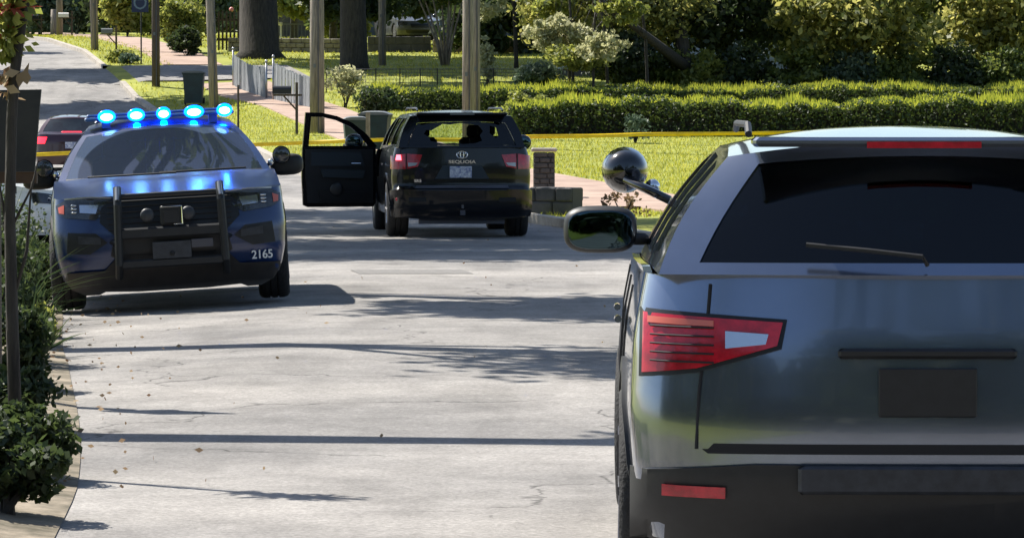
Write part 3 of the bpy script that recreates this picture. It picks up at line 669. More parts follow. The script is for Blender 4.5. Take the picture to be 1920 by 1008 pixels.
    for sg in (-1, 1):
        rl = patch('tail_light', [(sg*x, z) for x, z in [(.50, 1.04), (.985, 1.07), (.99, .86), (.80, .88), (.52, .96)]], lambda a, b, o: rr_(a, b, .014+o), M['red_lens'], root, .06, .02)
        patch('reversing_lamp', [(sg*x, z) for x, z in [(.55, 1.0), (.70, 1.01), (.70, .95), (.56, .965)]], lambda a, b, o: rr_(a, b, .020+o), M['lampbright'], rl, .05, .01)
        patch('lamp_housing', [(sg*x, z) for x, z in [(.485, 1.05), (.995, 1.085), (1.0, .845), (.80, .865), (.505, .95)]], lambda a, b, o: rr_(a, b, .009+o), M['grille'], root, .06, .02)
        for zz in (.90, .93, .96, .99, 1.02): MB().tube([rr_(sg*x, zz+.02*(x-.75), .020) for x in (.74, .82, .9, .96)], .0035, 5).build('lens_rib', M['dark'], rl)
        patch('brake_lamp', [(sg*x, z) for x, z in [(.74, 1.045), (.97, 1.058), (.97, 1.035), (.74, 1.025)]], lambda a, b, o: rr_(a, b, .020+o), M['amber'], rl, .05, .008)
    patch('rear_bumper', [(-1.03, .26), (1.03, .26), (1.03, .52), (.6, .55), (-.6, .55), (-1.03, .52)], lambda a, b, o: rr_(a, b, .03+o), M['plastic'], root, .08, .03)
    patch('tailgate_seam', [(-.78, .60), (-.76, .60), (-.74, .62), (.74, .62), (.76, .60), (.78, .60), (.76, .585), (-.76, .585)], lambda a, b, o: rr_(a, b, .006+o), M['dark'], root, .1, .01)
    MB().box((0, rr_(0, .8)[1]+.01, .80), (.34, .02, .17), bev=.004).build('plate_recess', M['plastic'], root)
    MB().tube([(.0, 4.965, 1.24), (.02, 4.985, 1.27), (.20, 4.975, 1.29), (.42, 4.95, 1.31)], .009, 6).build('rear_wiper', M['plastic'], root)
    MB().box((0, e.rwf(0, 1)[1]+.03, 1.665), (1.2, .22, .035), bev=.012).build('spoiler', M['navy'], root)
    for x in (-.49, -.215, .04, .325, .61):
        pl_ = bpy.data.lights.new('roof_lamp_light', 'POINT'); pl_.energy = 7; pl_.color = (0.0, .10, 1); pl_.shadow_soft_size = .03
        lo2 = bpy.data.objects.new('roof_lamp_light', pl_); C.objects.link(lo2); lo2.parent = lo; lo2.location = (x, 2.27, zb+.002)
    # cage between the seats and the load space
    cg = MB()
    for x in np.linspace(-.55, .55, 9): cg.tube([(x, 2.95, .9), (x, 2.95, 1.5)], .008, 5)
    for z in np.linspace(.95, 1.48, 5): cg.tube([(-.58, 2.95, z), (.58, 2.95, z)], .008, 5)
    cg.build('partition_grille', M['rim'], root)
    # back of the car: parking of small things seen only from behind
    MB().tube([(-.9, rr_(.9, .35)[1]-.02, .27), (-.55, rr_(.55, .35)[1]+.02, .27)], .04, 10).build('exhaust_pipe', M['steel'], root)
    for sg in (-1, 1):
        patch('reflector', [(sg*x, z) for x, z in [(.70, .43), (.92, .435), (.92, .475), (.70, .47)]], lambda a, b, o: rr_(a, b, .04+o), M['red_lens'], root, .05, .012)
        MB().tube([(sg*.60, 2.7, 1.70), (sg*.60, 2.8, 1.725), (sg*.60, 4.2, 1.725), (sg*.60, 4.3, 1.69)], .013, 8).build('roof_rail', M['plastic'], root)
        tube_ = [rr_(sg*x, z, .003) for x, z in [(.80, .60), (.79, .80), (.765, 1.0), (.75, 1.17)]]; MB().tube(tube_, .006, 5).build('tailgate_edge', M['dark'], root)
    MB().box((0, rr_(0, .93)[1]+.012, .935), (.62, .03, .035), bev=.01).build('tailgate_handle', M['plastic'], root)
    MB().box((0, rr_(0, .48)[1]+.04, .50), (.9, .035, .10), bev=.012).build('bumper_step', M['panel'], root)
    MB().box((0, e.rwf(0, 1)[1]+.145, 1.655), (.40, .012, .022)).build('high_stop_lamp', M['red_lens'], root)
    return root, e
pol, E = explorer('police_car', 'dark blue police SUV facing us, blue roof lamps lit, number 2165 on its bumper',
                  (X_(328, 37.8), 37.8, .035), .10, -R_(3.3))

# near police car at the right edge: same model, seen from behind; copy of every part
near = copy_tree(pol)
near['label'] = 'large police SUV, silver reflections put into its blue paint, seen from behind at the right edge, closest to the viewer'
near.rotation_euler = (0, 0, math.pi-.024); near.location = (1.56, 19.75, 0.02)
for ch in list(near.children):
    if ch.name.startswith('unit_number'): bpy.data.objects.remove(ch)
    elif ch.name.startswith('light_bar'):
        for g_ in list(ch.children): bpy.data.objects.remove(g_)
        bpy.data.objects.remove(ch)
for ch in list(near.children):
    for sl2 in (ch.material_slots if ch.type == 'MESH' else ()):
        if sl2.material == M['navy']: sl2.link = 'OBJECT'; sl2.material = M['reflect_silver']
    if ch.name.startswith('side_mirror'): ch.location.z += .085
    if ch.name.startswith('spot_lamp'): ch.scale = (1.18, 1.18, 1.18); ch.location = (-.245 if ch.data.vertices[0].co.x > 0 else .245, -.28, .005)

# ---- black family SUV with open driver's door
sx_, sy_ = X_(867, 59.6), 59.6; yaw = .09; SL = 5.15
root = empty('parked_suv', (sx_-math.sin(yaw)*SL, sy_+math.cos(yaw)*SL, .0), math.pi+yaw, 'black SUV seen from behind in the road with its driver door wide open', 'car')
q = Car(L=SL, W=1.01, V=[(.2, .93), (.5, .975), (.85, 1.0), (1.1, .985), (1.3, .935)], af=.4, nf=2.8, ar=.28, nr=3.0, zbot=.29, hc=.04, bulge=.02, rc=.05,
        ZT=[(0, 1.05), (.4, 1.12), (1.3, 1.20), (1.6, 1.22), (4.8, 1.27), (5.15, 1.26)],
        Q0=[(.2, .1), (.5, 0), (.8, 0), (1.1, .08)], R0=[(.3, .05), (.42, 0), (.68, 0), (.72, .05), (1.0, .05), (1.27, .08)],
        ZR=[(2.0, 1.64), (2.6, 1.72), (4.2, 1.725), (5.0, 1.70)], zroof=1.72, Wr=.70, qc=1.35, qwt=2.0, qrt=4.88, qrb=5.02,
        ax=(.95, 4.05), wr=.40, paint=M['black_paint'], pillar=M['black_paint'], sglass=M['glass'], wglass=M['glass_clear'], rglass=None, rim=M['chrome'],
        win=[[(1.75, 1.27), (2.50, 1.28), (2.50, 1.66), (2.25, 1.65), (2.05, 1.58)], [(2.66, 1.28), (3.55, 1.29), (3.55, 1.67), (2.66, 1.67)], [(3.72, 1.30), (4.66, 1.31), (4.58, 1.67), (3.72, 1.67)]],
        rhole=(.80, .87, .07, .76), inset=.12, tw=.15, seats=[(2.2, (-.4, .4)), (3.1, (-.48,))], notch=(1, 1.42, 2.56, .46), open_win=(1, 0))
q.build(root)
rf = q.rear
for sg in (-1, 1):
    tl = patch('tail_light', [(sg*x, z) for x, z in [(.555, 1.165), (.78, 1.18), (.985, 1.15), (.99, .965), (.78, .965), (.62, 1.0)]], lambda a, b, o: rf(a, b, .014+o), M['red_lens'], root, .05, .02)
    patch('reversing_lamp', [(sg*x, z) for x, z in [(.62, 1.055), (.755, 1.055), (.755, 1.0), (.65, 1.015)]], lambda a, b, o: rf(a, b, .020+o), M['rim'], tl, .05, .008)
    patch('tail_lamp_divider', [(sg*x, z) for x, z in [(.772, 1.18), (.788, 1.18), (.788, .965), (.772, .965)]], lambda a, b, o: rf(a, b, .022+o), M['dark'], tl, .05, .008)
    if sg == 1: patch('lit_lamp', [(sg*x, z) for x, z in [(.855, 1.165), (.91, 1.165), (.925, 1.09), (.845, 1.09)]], lambda a, b, o: rf(a, b, .024+o), M['pink_lit'], tl, .03, .008)
    MB().ell((sg*.90, rf(.9, .545)[1]+.0, .545), (.028, .02, .028), 12, 8).build('reflector', M['red_lens'], root, True)
    sd = q.side(sg)
    for qq in (1.40, 2.58, 3.64): MB().tube([sd(qq, z, .001) for z in np.linspace(.46, 1.2, 8)], .006, 5).build('door_seam', M['dark'], root)
    for qq in (3.45,) + ((2.35,) if sg < 0 else ()): MB().tube([sd(qq-.1, 1.02, .03), sd(qq+.1, 1.02, .03)], .015, 8).build('door_handle', M['chrome'], root)
    for qa in q.ax:
        a0, a1 = q.wr+.045, q.wr+.10
        pl = [(qa+a0*math.cos(t), q.wr+a0*math.sin(t)) for t in np.linspace(-.05, math.pi+.05, 20)] + [(qa+a1*math.cos(t), q.wr+a1*math.sin(t)) for t in np.linspace(math.pi+.05, -.05, 20)]
        patch('arch_trim', pl, lambda a, b, o, sd=sd: sd(a, b, .014+o), M['black_paint'], root, .12, .03)
    MB().tube([(sg*.60, 2.3, 1.78), (sg*.60, 2.5, 1.815), (sg*.60, 4.5, 1.815), (sg*.60, 4.7, 1.78)], .014, 8).build('roof_rail', M['steel'], root)
patch('rear_bumper', [(-.98, .30), (-.5, .26), (.5, .26), (.98, .30), (1.0, .40), (1.0, .66), (.88, .73), (.70, .73), (.62, .67), (-.62, .67), (-.70, .73), (-.88, .73), (-1.0, .66), (-1.0, .40)], lambda a, b, o: rf(a, b, .045+o), M['black_paint'], root, .07, .05)
patch('tailgate_trim', [(-.66, .70), (.66, .70), (.64, .74), (-.64, .74)], lambda a, b, o: rf(a, b, .02+o), M['steel'], root, .08, .02)
pr = patch('plate_recess', [(-.38, .83), (.38, .83), (.27, 1.02), (-.27, 1.02)], lambda a, b, o: rf(a, b, .008+o), M['trim'], root, .08, .008)
MB().box((.02, rf(0, .93)[1]+.02, .925), (.31, .008, .16), bev=.002).build('number_plate', M['plate'], root)
em = MB(); yq = rf(0, 1.165)[1]+.012
def ring(cx, cz, rx, rz_, r):
    pts = [(cx+rx*math.cos(t), yq, cz+rz_*math.sin(t)) for t in np.linspace(0, 2*math.pi, 29)]
    em.tube(pts, r, 6)
ring(0, 1.165, .075, .05, .007); ring(0, 1.165, .024, .047, .006); ring(0, 1.188, .05, .022, .006)
em.build('emblem', M['chrome'], root)
text('model_lettering', 'SEQUOIA', .062, M['chrome'], root, (0, rf(0, 1.065)[1]+.01, 1.065), (math.pi/2, 0, math.pi), sx=1.45)
text('badge', 'SR5', .055, M['chrome'], root, (.62, rf(.62, .80)[1]+.012, .80), (math.pi/2, 0, math.pi), sx=1.2)
sp_ = MB(); sp_.box((0, q.rwf(0, 1)[1]+.035, 1.735), (1.28, .26, .04), bev=.015); sp_.build('spoiler', M['black_paint'], root)
MB().box((0, q.rwf(0, 1)[1]+.168, 1.735), (.34, .012, .028)).build('high_stop_lamp', M['binlid'], root)
MB().box((0, SL+.01, .36), (.07, .12, .07)).box((0, SL-.15, .26), (1.2, .12, .12)).tube([(.0, SL+.03, .42), (.0, SL+.03, .47)], .022, 10).build('tow_hitch', M['steel'], root)
MB().tube([(-.55, SL-.05, .30), (-.55, SL-.8, .30)], .035, 10).build('exhaust_pipe', M['steel'], root)
# broken privacy glass: shards left round the opening
patch('broken_rear_window', [(-.86, .075), (.86, .075), (.795, .755), (-.795, .755)], q.rwf, M['glass_dark'], root, step=.15, thick=.006,
      holes=[[(.50, .20), (.40, .17), (.30, .13), (.12, .15), (-.02, .11), (-.22, .14), (-.33, .22), (-.30, .38), (-.36, .50), (-.31, .66), (-.12, .70), (.02, .72), (.20, .68), (.34, .70), (.44, .60), (.52, .52), (.60, .54), (.63, .42), (.54, .34)],
             [(-.56, .30), (-.62, .40), (-.60, .62), (-.50, .66), (-.47, .44)]]).location.y = -.014
# passenger mirror
mm = MB(); mm.ell((-1.17, 1.66, 1.31), (.13, .08, .115), 16, 10); mm.box((-1.0, 1.66, 1.24), (.2, .06, .05), bev=.012); m_ = mm.build('side_mirror', M['black_paint'], root, True)
MB().ell((-1.17, 1.735, 1.31), (.105, .012, .09), 16, 8).build('mirror_glass', M['mirror'], m_, True)
# steering wheel
sw = MB(); sw.tube([(.40+.19*math.cos(t), 2.02+.05*math.sin(t), 1.12+.19*math.sin(t)) for t in np.linspace(0, 2*math.pi, 25)], .014, 6); sw.build('steering_wheel', M['dark'], root)
# open door, swung about its hinge
PHI = R_(78); hx, hq = q.S(1.42, .9)-.01, 1.42; LX_ = -.012
def dfn(u, z, off=0):
    bow = -.05*math.sin(math.pi*min(1, max(0, (z-.38)/.9)))*0 + (.10*max(0, (z-1.25))/.5)
    # outward normal of the closed door becomes forward when open
    nx, nq = -math.cos(PHI)*-1, -math.sin(PHI)
    o = off - bow
    return (hx+u*math.sin(PHI)+o*math.cos(PHI)*1.0, hq+u*math.cos(PHI)-o*math.sin(PHI), z)
dz0 = .36
dpanel = [(0, dz0+.06), (.04, dz0), (1.04, dz0), (1.11, dz0+.03), (1.13, .8), (1.12, 1.245), (0, 1.245)]
door = patch('front_door', dpanel, lambda a, b, o: dfn(a, b, o+.035), M['black_paint'], root, .1, .04)
patch('door_trim_panel', [(.05, dz0+.06), (1.05, dz0+.06), (1.08, .85), (1.08, 1.21), (.05, 1.21)], lambda a, b, o: dfn(a, b, -.006+o), M['plastic'], door, .1, .035)
patch('armrest', [(.22, .78), (.82, .80), (.86, .92), (.18, .90)], lambda a, b, o: dfn(a, b, -.04+o*1), M['trim'], door, .1, .05)
patch('upper_trim', [(.18, .96), (1.0, .97), (1.0, 1.17), (.25, 1.17)], lambda a, b, o: dfn(a, b, -.04+o), M['trim'], door, .1, .015)
patch('map_pocket', [(.2, .45), (.85, .45), (.9, .60), (.2, .58)], lambda a, b, o: dfn(a, b, -.04+o), M['grille'], door, .1, .03)
patch('window_frame', [(1.12, 1.245), (1.10, 1.755), (.86, 1.75), (.62, 1.70), (.38, 1.60), (.16, 1.44), (-.02, 1.245)], lambda a, b, o: dfn(a, b, o+.02), M['black_paint'], door, .1, .045,
      holes=[[(1.03, 1.26), (1.015, 1.69), (.84, 1.685), (.62, 1.635), (.42, 1.545), (.25, 1.42), (.13, 1.26)]])
MB().ell(dfn(.62, .62, -.08), (.10, .02, .10), 18, 8).build('speaker', M['grille'], door, True)
MB().tube([dfn(.25, 1.0, -.08), dfn(.40, 1.0, -.09)], .014, 8).build('inner_handle', M['chrome'], door)
cm = dfn(.30, 1.32, .12)
MB().ell(cm, (.14, .08, .12), 16, 10).build('door_mirror', M['black_paint'], door, True)
MB().ell((cm[0]+.01, cm[1]+.075, cm[2]), (.11, .012, .095), 16, 8).build('mirror_glass', M['mirror'], door, True)

# ---- saloons
def saloon(name, label, loc, rz, paint, lit=False):
    r = empty(name, loc, rz, label, 'car')
    c = Car(L=4.8, W=.92, V=[(.2, .95), (.5, 1.0), (.8, .99), (1.0, .94)], af=.45, nf=2.5, ar=.35, nr=2.8, zbot=.22, hc=.05, bulge=.02, rc=.045,
            ZT=[(0, .70), (.3, .80), (1.2, .93), (2.2, .95), (3.9, 1.0), (4.8, .96)], Q0=[(.2, .12), (.4, .0), (.6, .0), (.8, .08)], R0=[(.2, .1), (.5, 0), (.8, .02), (.97, .08)],
            ZR=[(2.0, 1.36), (2.6, 1.39), (3.4, 1.35)], zroof=1.38, Wr=.56, qc=1.3, qwt=2.05, qrt=3.35, qrb=4.0, ax=(.9, 3.7), wr=.33, paint=paint, pillar=paint,
            sglass=M['glass'], wglass=M['glass'], rglass=M['glass'], rim=M['rim'],
            win=[[(1.75, 1.0), (2.55, 1.01), (2.55, 1.33), (2.2, 1.32)], [(2.65, 1.01), (3.55, 1.03), (3.25, 1.31), (2.65, 1.33)]],
            rhole=(.86, .88, .08, .92), seats=[(2.2, (-.35, .35))])
    c.build(r); rr = c.rear; ff = c.front
    for sg in (-1, 1):
        patch('tail_light', [(sg*x, z) for x, z in [(.60, .90), (.88, .90), (.885, .74), (.66, .74)]], lambda a, b, o: rr(a, b, .012+o), M['red_lit'] if lit else M['red_lens'], r, .06, .02)
        patch('headlight', [(sg*x, z) for x, z in [(.50, .70), (.86, .76), (.87, .62), (.56, .60)]], lambda a, b, o: ff(a, b, .012+o), M['lens'], r, .06, .02)
        mo = MB(); mo.ell((sg*1.0, 1.7, 1.03), (.11, .07, .07), 14, 8); mo.box((sg*.9, 1.7, .98), (.12, .05, .04)); mo.build('side_mirror', paint, r, True)
        sd = c.side(sg)
        for qq in (1.3, 2.6, 3.5): MB().tube([sd(qq, z, .001) for z in np.linspace(.32, .9, 6)], .006, 5).build('door_seam', M['dark'], r)
    patch('grille', [(-.42, .66), (.42, .66), (.38, .5), (-.38, .5)], lambda a, b, o: ff(a, b, .012+o), M['grille'], r, .08, .02)
    patch('lower_intake', [(-.6, .42), (.6, .42), (.55, .28), (-.55, .28)], lambda a, b, o: ff(a, b, .012+o), M['grille'], r, .08, .02)
    MB().box((0, rr(0, .7)[1]+.012, .70), (.32, .01, .16), bev=.002).build('number_plate', M['plate'], r)
    if lit: MB().box((0, 4.02, 1.01), (.50, .05, .05), bev=.01).build('high_stop_lamp', M['red_lit'], r)
    return r
D_ = 105
yy = D_+4.8
saloon('parked_car', 'maroon car with lit red tail lights driving away behind the blue police SUV', (X_(136, D_)-.5, yy, T(X_(136, D_)-.5, D_+1.5)+.01), math.pi+.10, M['red_paint'], True)
saloon('parked_car', 'white car parked nose right among the plants at the left edge', (X_(150, 53), 53.6, T(X_(40, 54), 54)+.06), -math.pi/2-.35 + math.pi, M['white_paint'])
saloon('parked_car', 'dark grey car parked in the shade behind the stone wall', (X_(790, 172), 171, T(X_(785, 171), 171)+.35), .25, M['grey_paint'])

# ------------------------------------------------------------------ trees and plants
def tree(name, label, base, h, cc, cr, m, nclump, per, leaf, tr=.2, bark='bark', cat='tree', group=None, seed=1, limbs=7, cran=.28, shell=.45, lean=(0, 0), flare=1.5):
    root = empty(name, base, 0, label, cat, group); rg = random.Random(seed)
    c = Vector(cc)-Vector(base)
    pts, cen = clump_pts(tuple(c), cr, nclump, per, seed, cran, shell)
    tb = MB(); top = Vector((lean[0]+c.x*.8, lean[1]+c.y*.8, max(h*.75, c.z)))
    mid = [Vector((0, 0, -.3)), Vector((0, 0, .25)), Vector((lean[0]*.3+c.x*.1, lean[1]*.3+c.y*.1, top.z*.35)), Vector((lean[0]*.7+c.x*.45, lean[1]*.7+c.y*.45, top.z*.7)), top]
    tb.tube(mid, [tr*flare, tr*1.12, tr*.92, tr*.6, tr*.15], 14)
    for i in range(limbs):
        t = rg.uniform(.45, .95); k = t*4; j = min(3, int(k)); p0 = mid[j].lerp(mid[j+1], k-j)
        p1 = Vector(cen[rg.randrange(len(cen))]); m2 = p0.lerp(p1, .5)+Vector((rg.uniform(-.2, .2), rg.uniform(-.2, .2), .12*(p1-p0).length*rg.random()))
        r0 = tr*.42*(1.1-t*.6); tb.tube([p0, m2, p1], [r0, r0*.6, r0*.15], 7)
    tb.build('trunk', M[bark], root, True)
    leaves('crown', pts, leaf, M[m], root, seed)
    return root
def shrub(name, label, base, r, m, nclump, per, leaf, seed, cat='shrub', group=None, stems=6, zc=None, cran=.35):
    root = empty(name, base, 0, label, cat, group); zc = zc if zc is not None else r[2]
    pts, cen = clump_pts((0, 0, zc), r, nclump, per, seed, cran, .3); pts = pts[pts[:, 2] > 0.0]
    tb = MB(); rg = random.Random(seed)
    for i in range(stems):
        p = Vector(cen[rg.randrange(len(cen))]); tb.tube([(rg.uniform(-.06, .06), rg.uniform(-.06, .06), -.05), (p.x*.4, p.y*.4, p.z*.5), tuple(p)], [.022, .015, .006], 5)
    tb.build('stem', M['bark'], root); leaves('foliage', pts, leaf, M[m], root, seed); return root

SH = 'shade trees along the left side of the road'
# out-of-frame trees at the left whose crowns shade the road
def shade(x, y, cx, cy, cz, r, seed, lab, n=80, per=90, lf=.24):
    z = T(x, y)+.1; tree('shade_tree', lab, (x, y, z), cz, (cx, cy, z+cz), r, 'leaf_mid', n, per, lf, .28, seed=seed, group=SH, shell=.2)
lab = 'tall leafy tree beyond the left edge whose crown shades the road'
shade(-8.4, 56, -5.2, 55.4, 8.0, (5.2, 2.6, 1.5), 11, lab, 130, 120)
shade(-9.4, 61.5, -6.0, 61.0, 8.4, (5.4, 3.4, 1.8), 12, lab, 110, 120)
shade(-10.4, 68, -7.0, 68.0, 8.5, (5.0, 3.9, 1.8), 13, lab, 80, 110)
shade(-11.6, 75.5, -9.0, 75, 8.5, (4.8, 3.4, 1.8), 19, lab, 70, 100)
shade(-6.8, 43.0, -1.8, 40.8, 8.0, (5.2, 3.0, 1.3), 14, lab, 150, 110)
shade(-4.9, 33, -1.4, 33.4, 8.2, (4.8, 2.4, 1.4), 24, lab, 120, 70, .18)  # unseen tree added to dapple the near road with shade
shade(-4.4, 24.5, -1.2, 27.5, 7.6, (4.4, 2.2, 1.3), 25, lab, 100, 70, .16)  # second unseen tree added for shade on the near road
shade(-23.5, 153, -20, 153.5, 9.5, (5.5, 3.2, 2), 16, lab, 70, 90, .4)
shade(-22, 141, -18, 141.5, 9.5, (5.5, 3.0, 2), 17, lab, 80, 90, .4)
shade(-30, 173, -27, 170, 9, (4, 1.2, 1.6), 18, lab, 20, 70, .4)

# big oaks with dark trunks
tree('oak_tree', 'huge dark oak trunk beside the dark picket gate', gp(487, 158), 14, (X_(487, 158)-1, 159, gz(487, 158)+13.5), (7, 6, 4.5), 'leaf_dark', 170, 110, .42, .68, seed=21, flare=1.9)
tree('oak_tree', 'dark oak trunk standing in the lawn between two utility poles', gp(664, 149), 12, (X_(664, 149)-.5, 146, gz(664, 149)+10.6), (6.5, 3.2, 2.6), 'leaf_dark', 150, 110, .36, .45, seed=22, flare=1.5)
# leaves hanging low over the yard
def hang(px, D, py, rx, rz, m, n, per, lf, seed, lab, trpx, trD, nm='shade_tree', tr=.22, shell=.3, cat='tree'):
    b = gp(trpx, trD); return tree(nm, lab, b, 8, (X_(px, D), D, Z_(py, D)), (rx, rx*.7, rz), m, n, per, lf, tr, seed=seed, cran=.26, shell=shell, cat=cat)
hang(560, 170, -12, 2.2, 1.3, 'leaf_light', 34, 60, .22, 31, 'yellow green tree hanging over the porch between the oaks', 552, 183, 'maple_tree', .16)
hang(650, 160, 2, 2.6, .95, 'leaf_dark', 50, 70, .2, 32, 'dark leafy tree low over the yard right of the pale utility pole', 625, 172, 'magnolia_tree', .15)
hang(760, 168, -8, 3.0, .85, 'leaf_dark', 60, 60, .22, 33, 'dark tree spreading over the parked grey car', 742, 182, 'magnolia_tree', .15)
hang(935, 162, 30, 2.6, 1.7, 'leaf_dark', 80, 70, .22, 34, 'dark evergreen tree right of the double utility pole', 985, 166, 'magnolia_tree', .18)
hang(925, 146, -6, 1.1, .95, 'leaf_pale', 22, 60, .12, 35, 'small pale leaved tree hanging beside the double utility pole', 968, 150, 'dogwood_tree', .07)
# right hand broadleaf tree, sunlit leaves
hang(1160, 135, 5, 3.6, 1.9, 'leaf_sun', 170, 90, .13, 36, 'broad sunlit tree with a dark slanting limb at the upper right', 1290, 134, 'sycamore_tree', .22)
hang(1050, 131, 62, 1.25, .55, 'leaf_pale', 70, 60, .10, 37, 'pale yellow leaved young tree before the blue house', 1075, 131, 'dogwood_tree', .05)
hang(1165, 133, 112, 1.5, .85, 'leaf_dark', 80, 80, .11, 38, 'dark leafy tree low beside the blue house', 1175, 138, 'holly_tree', .09)
hang(1085, 130, 108, 1.2, .45, 'leaf_light', 46, 50, .10, 39, 'light green young tree right of the blue house', 1140, 132, 'dogwood_tree', .05)
MB().tube([(X_(1115, 130), 130, Z_(-10, 130)), (X_(1150, 130), 130.2, Z_(22, 130)), (X_(1205, 130.5), 130.6, Z_(62, 130)), (X_(1290, 134), 134, Z_(130, 134))], [.05, .08, .12, .2], 10).build('limb', M['bark'], bpy.data.objects['sycamore_tree'], True).matrix_parent_inverse = Matrix.Translation(-bpy.data.objects['sycamore_tree'].location)
# extended right side beyond the photograph's edge
for i, (px, D, py, rx, rz, m) in enumerate([(1340, 136, 10, 3.0, 2.4, 'leaf_dark'), (1470, 140, -10, 3.4, 2.4, 'leaf_mid'), (1600, 134, 30, 3.0, 2.0, 'leaf_sun'), (1740, 142, -10, 3.8, 2.6, 'leaf_mid'), (1890, 136, 40, 2.8, 2.0, 'leaf_sun')]):
    lb3 = ('dark tree standing just right of the sycamore with the slanting limb', 'tall mid green tree, second to the right of the sycamore', 'dark tree midway over the hedges above the near police SUV', 'wide mid green tree, second from the right edge', 'dark tree at the upper right edge of the view')[i]
    hang(px, D, py, rx, rz, m, 110, 80, .16, 50+i, lb3, px+20, D+1, 'garden_tree', .2, .1)
for i, (px, m) in enumerate([(1230, 'leaf_mid'), (1310, 'leaf_light'), (1400, 'leaf_dark'), (1500, 'leaf_mid'), (1600, 'leaf_blue'), (1690, 'leaf_mid'), (1790, 'leaf_dark'), (1890, 'leaf_mid')]):
    hx_ = random.Random(i)
    b5 = gp(px, 134); r5 = empty('border_shrub', b5, 0, ('green', 'light green', 'dark', 'mid green', 'bluish', 'plain green', 'deep green', 'last green')[i]+' shrub behind the far hedge, '+('first', 'second', 'third', 'fourth', 'fifth', 'sixth', 'seventh', 'eighth')[i]+' from the blue house', 'shrub', 'shrubs behind the far hedge')
    pts, cen = clump_pts((0, 0, .8), (1.15, .8, .8+.3*hx_.random()), 60, 70, 150+i, .3, .3); pts = pts[pts[:, 2] > 0]
    leaves('foliage', pts, .11, M[m], r5, 150+i); MB().tube([(0, 0, -.1), (0, 0, .9)], [.06, .02], 6).build('stem', M['bark'], r5)

hang(1040, 133, 8, .9, .45, 'leaf_light', 40, 50, .11, 40, 'light leaved branch tip above the pale young tree', 1068, 134, 'dogwood_tree', .05, 0)  # light leaf clusters added here to imitate bright backlit foliage
hang(1165, 129, 20, .9, .5, 'leaf_light', 26, 36, .12, 43, 'light green leaves in front of the slanting limb', 1215, 131, 'dogwood_tree', .05, 0)
hang(1130, 129, 88, .9, .5, 'leaf_pale', 26, 36, .10, 44, 'sparse pale young tree in front of the blue house wall', 1112, 130, 'dogwood_tree', .04, 0)
# crape myrtle: several pale stems
b = gp(836, 152); cr = empty('crape_myrtle', b, 0, 'many stemmed crape myrtle with pale stems on the far lawn', 'tree')
st = MB()
for i, (dx, dy, s_) in enumerate([(-.75, .1, 1), (-.45, -.2, 1), (-.15, .2, 1.0), (.12, -.1, 1), (.38, .2, 1), (.62, -.1, 1), (-.95, -.1, .9), (.2, .3, .8)]):
    st.tube([(dx*.12, dy*.2, -.1), (dx*.35, dy, .8), (dx*.8, dy*1.5, 1.9), (dx*1.5, dy*2, 3.4)], [.045, .04, .032, .02], 7)
st.build('stem', M['bark_light'], cr, True)
pts, _ = clump_pts((0, 0, 3.0), (1.7, 1.3, .95), 60, 50, 41, .3, .3); leaves('crown', pts, .12, M['leaf_mid'], cr, 41)

# shrubs
shrub('garden_shrub', 'tall rounded bush behind the dark utility pole, bright on top', gp(343, 163), (.95, .9, 1.15), 'leaf_light', 60, 90, .12, 61)
shrub('garden_shrub', 'dark lower bush at the foot of the tall bright one', gp(350, 160), (.75, .6, .55), 'leaf_dark', 30, 90, .10, 62)
shrub('garden_shrub', 'spindly pale shrub beside the pale utility pole and fence', gp(648, 130), (.62, .5, .62), 'leaf_pale', 30, 36, .085, 63, zc=.72)
shrub('garden_shrub', 'low yellow green plants on the verge at the corner', gp(222, 154), (.55, .5, .25), 'leaf_light', 24, 50, .08, 64)
shrub('garden_shrub', 'low dusty green plants beside the yellow ones on the corner', gp(246, 153), (.42, .4, .2), 'leaf_blue', 18, 50, .08, 65)
shrub('garden_shrub', 'blue green bush at the left of the blue house', gp(1008, 137), (.85, .6, .55), 'leaf_blue', 40, 80, .09, 66)
shrub('garden_shrub', 'narrow pale green shrub right of the double pole', gp(915, 142), (.24, .24, .95), 'leaf_pale', 34, 40, .08, 67)
shrub('garden_shrub', 'weedy clump at the left end of the near hedge', gp(985, 118), (.9, .5, .42), 'leaf_light', 40, 60, .08, 68)
shrub('garden_shrub', 'small bush with reddish leaves behind the near hedge', gp(968, 130), (.35, .3, .3), 'leaf_red', 14, 40, .08, 69)
shrub('garden_shrub', 'grey twiggy bush at the right end of the near hedge', gp(1192, 106), (.45, .4, .36), 'leaf_blue', 18, 40, .06, 70)
shrub('garden_shrub', 'dark bush behind the two wheelie bins', gp(712, 122), (.7, .6, .5), 'leaf_dark', 40, 60, .08, 71)
shrub('garden_shrub', 'small dry bush on the verge near the silver mirror', gp(1170, 62), (.42, .35, .30), 'leaf_dead', 12, 22, .05, 72)
for i, (px, D, rx, rz, m, lab_) in enumerate([
    (75, 205, 1.8, 1.6, 'leaf_blue', 'silvery bush at the far end of the road'), (145, 206, 2.0, 2.0, 'leaf_blue', 'blue green conifer behind the second far utility pole'),
    (205, 196, 1.5, 2.4, 'leaf_dark', 'dark conifer behind the third far utility pole'), (240, 190, 1.5, 1.5, 'leaf_light', 'light yellow green bush behind the route sign'),
    (285, 196, 1.6, 1.6, 'leaf_light', 'light green bush left of the tall dark pole'), (392, 182, 1.3, 1.9, 'leaf_blue', 'grey green bush left of the picket gate'),
    (10, 198, 1.3, 1.3, 'leaf_dark', 'dark bush at the far left end of the road'), (640, 176, 1.2, .9, 'leaf_light', 'light green bush below the roof line beside the oak')]):
    shrub('far_shrub', lab_, gp(px, D), (rx, rx*.8, rz), m, 60, 60, .19, 80+i)

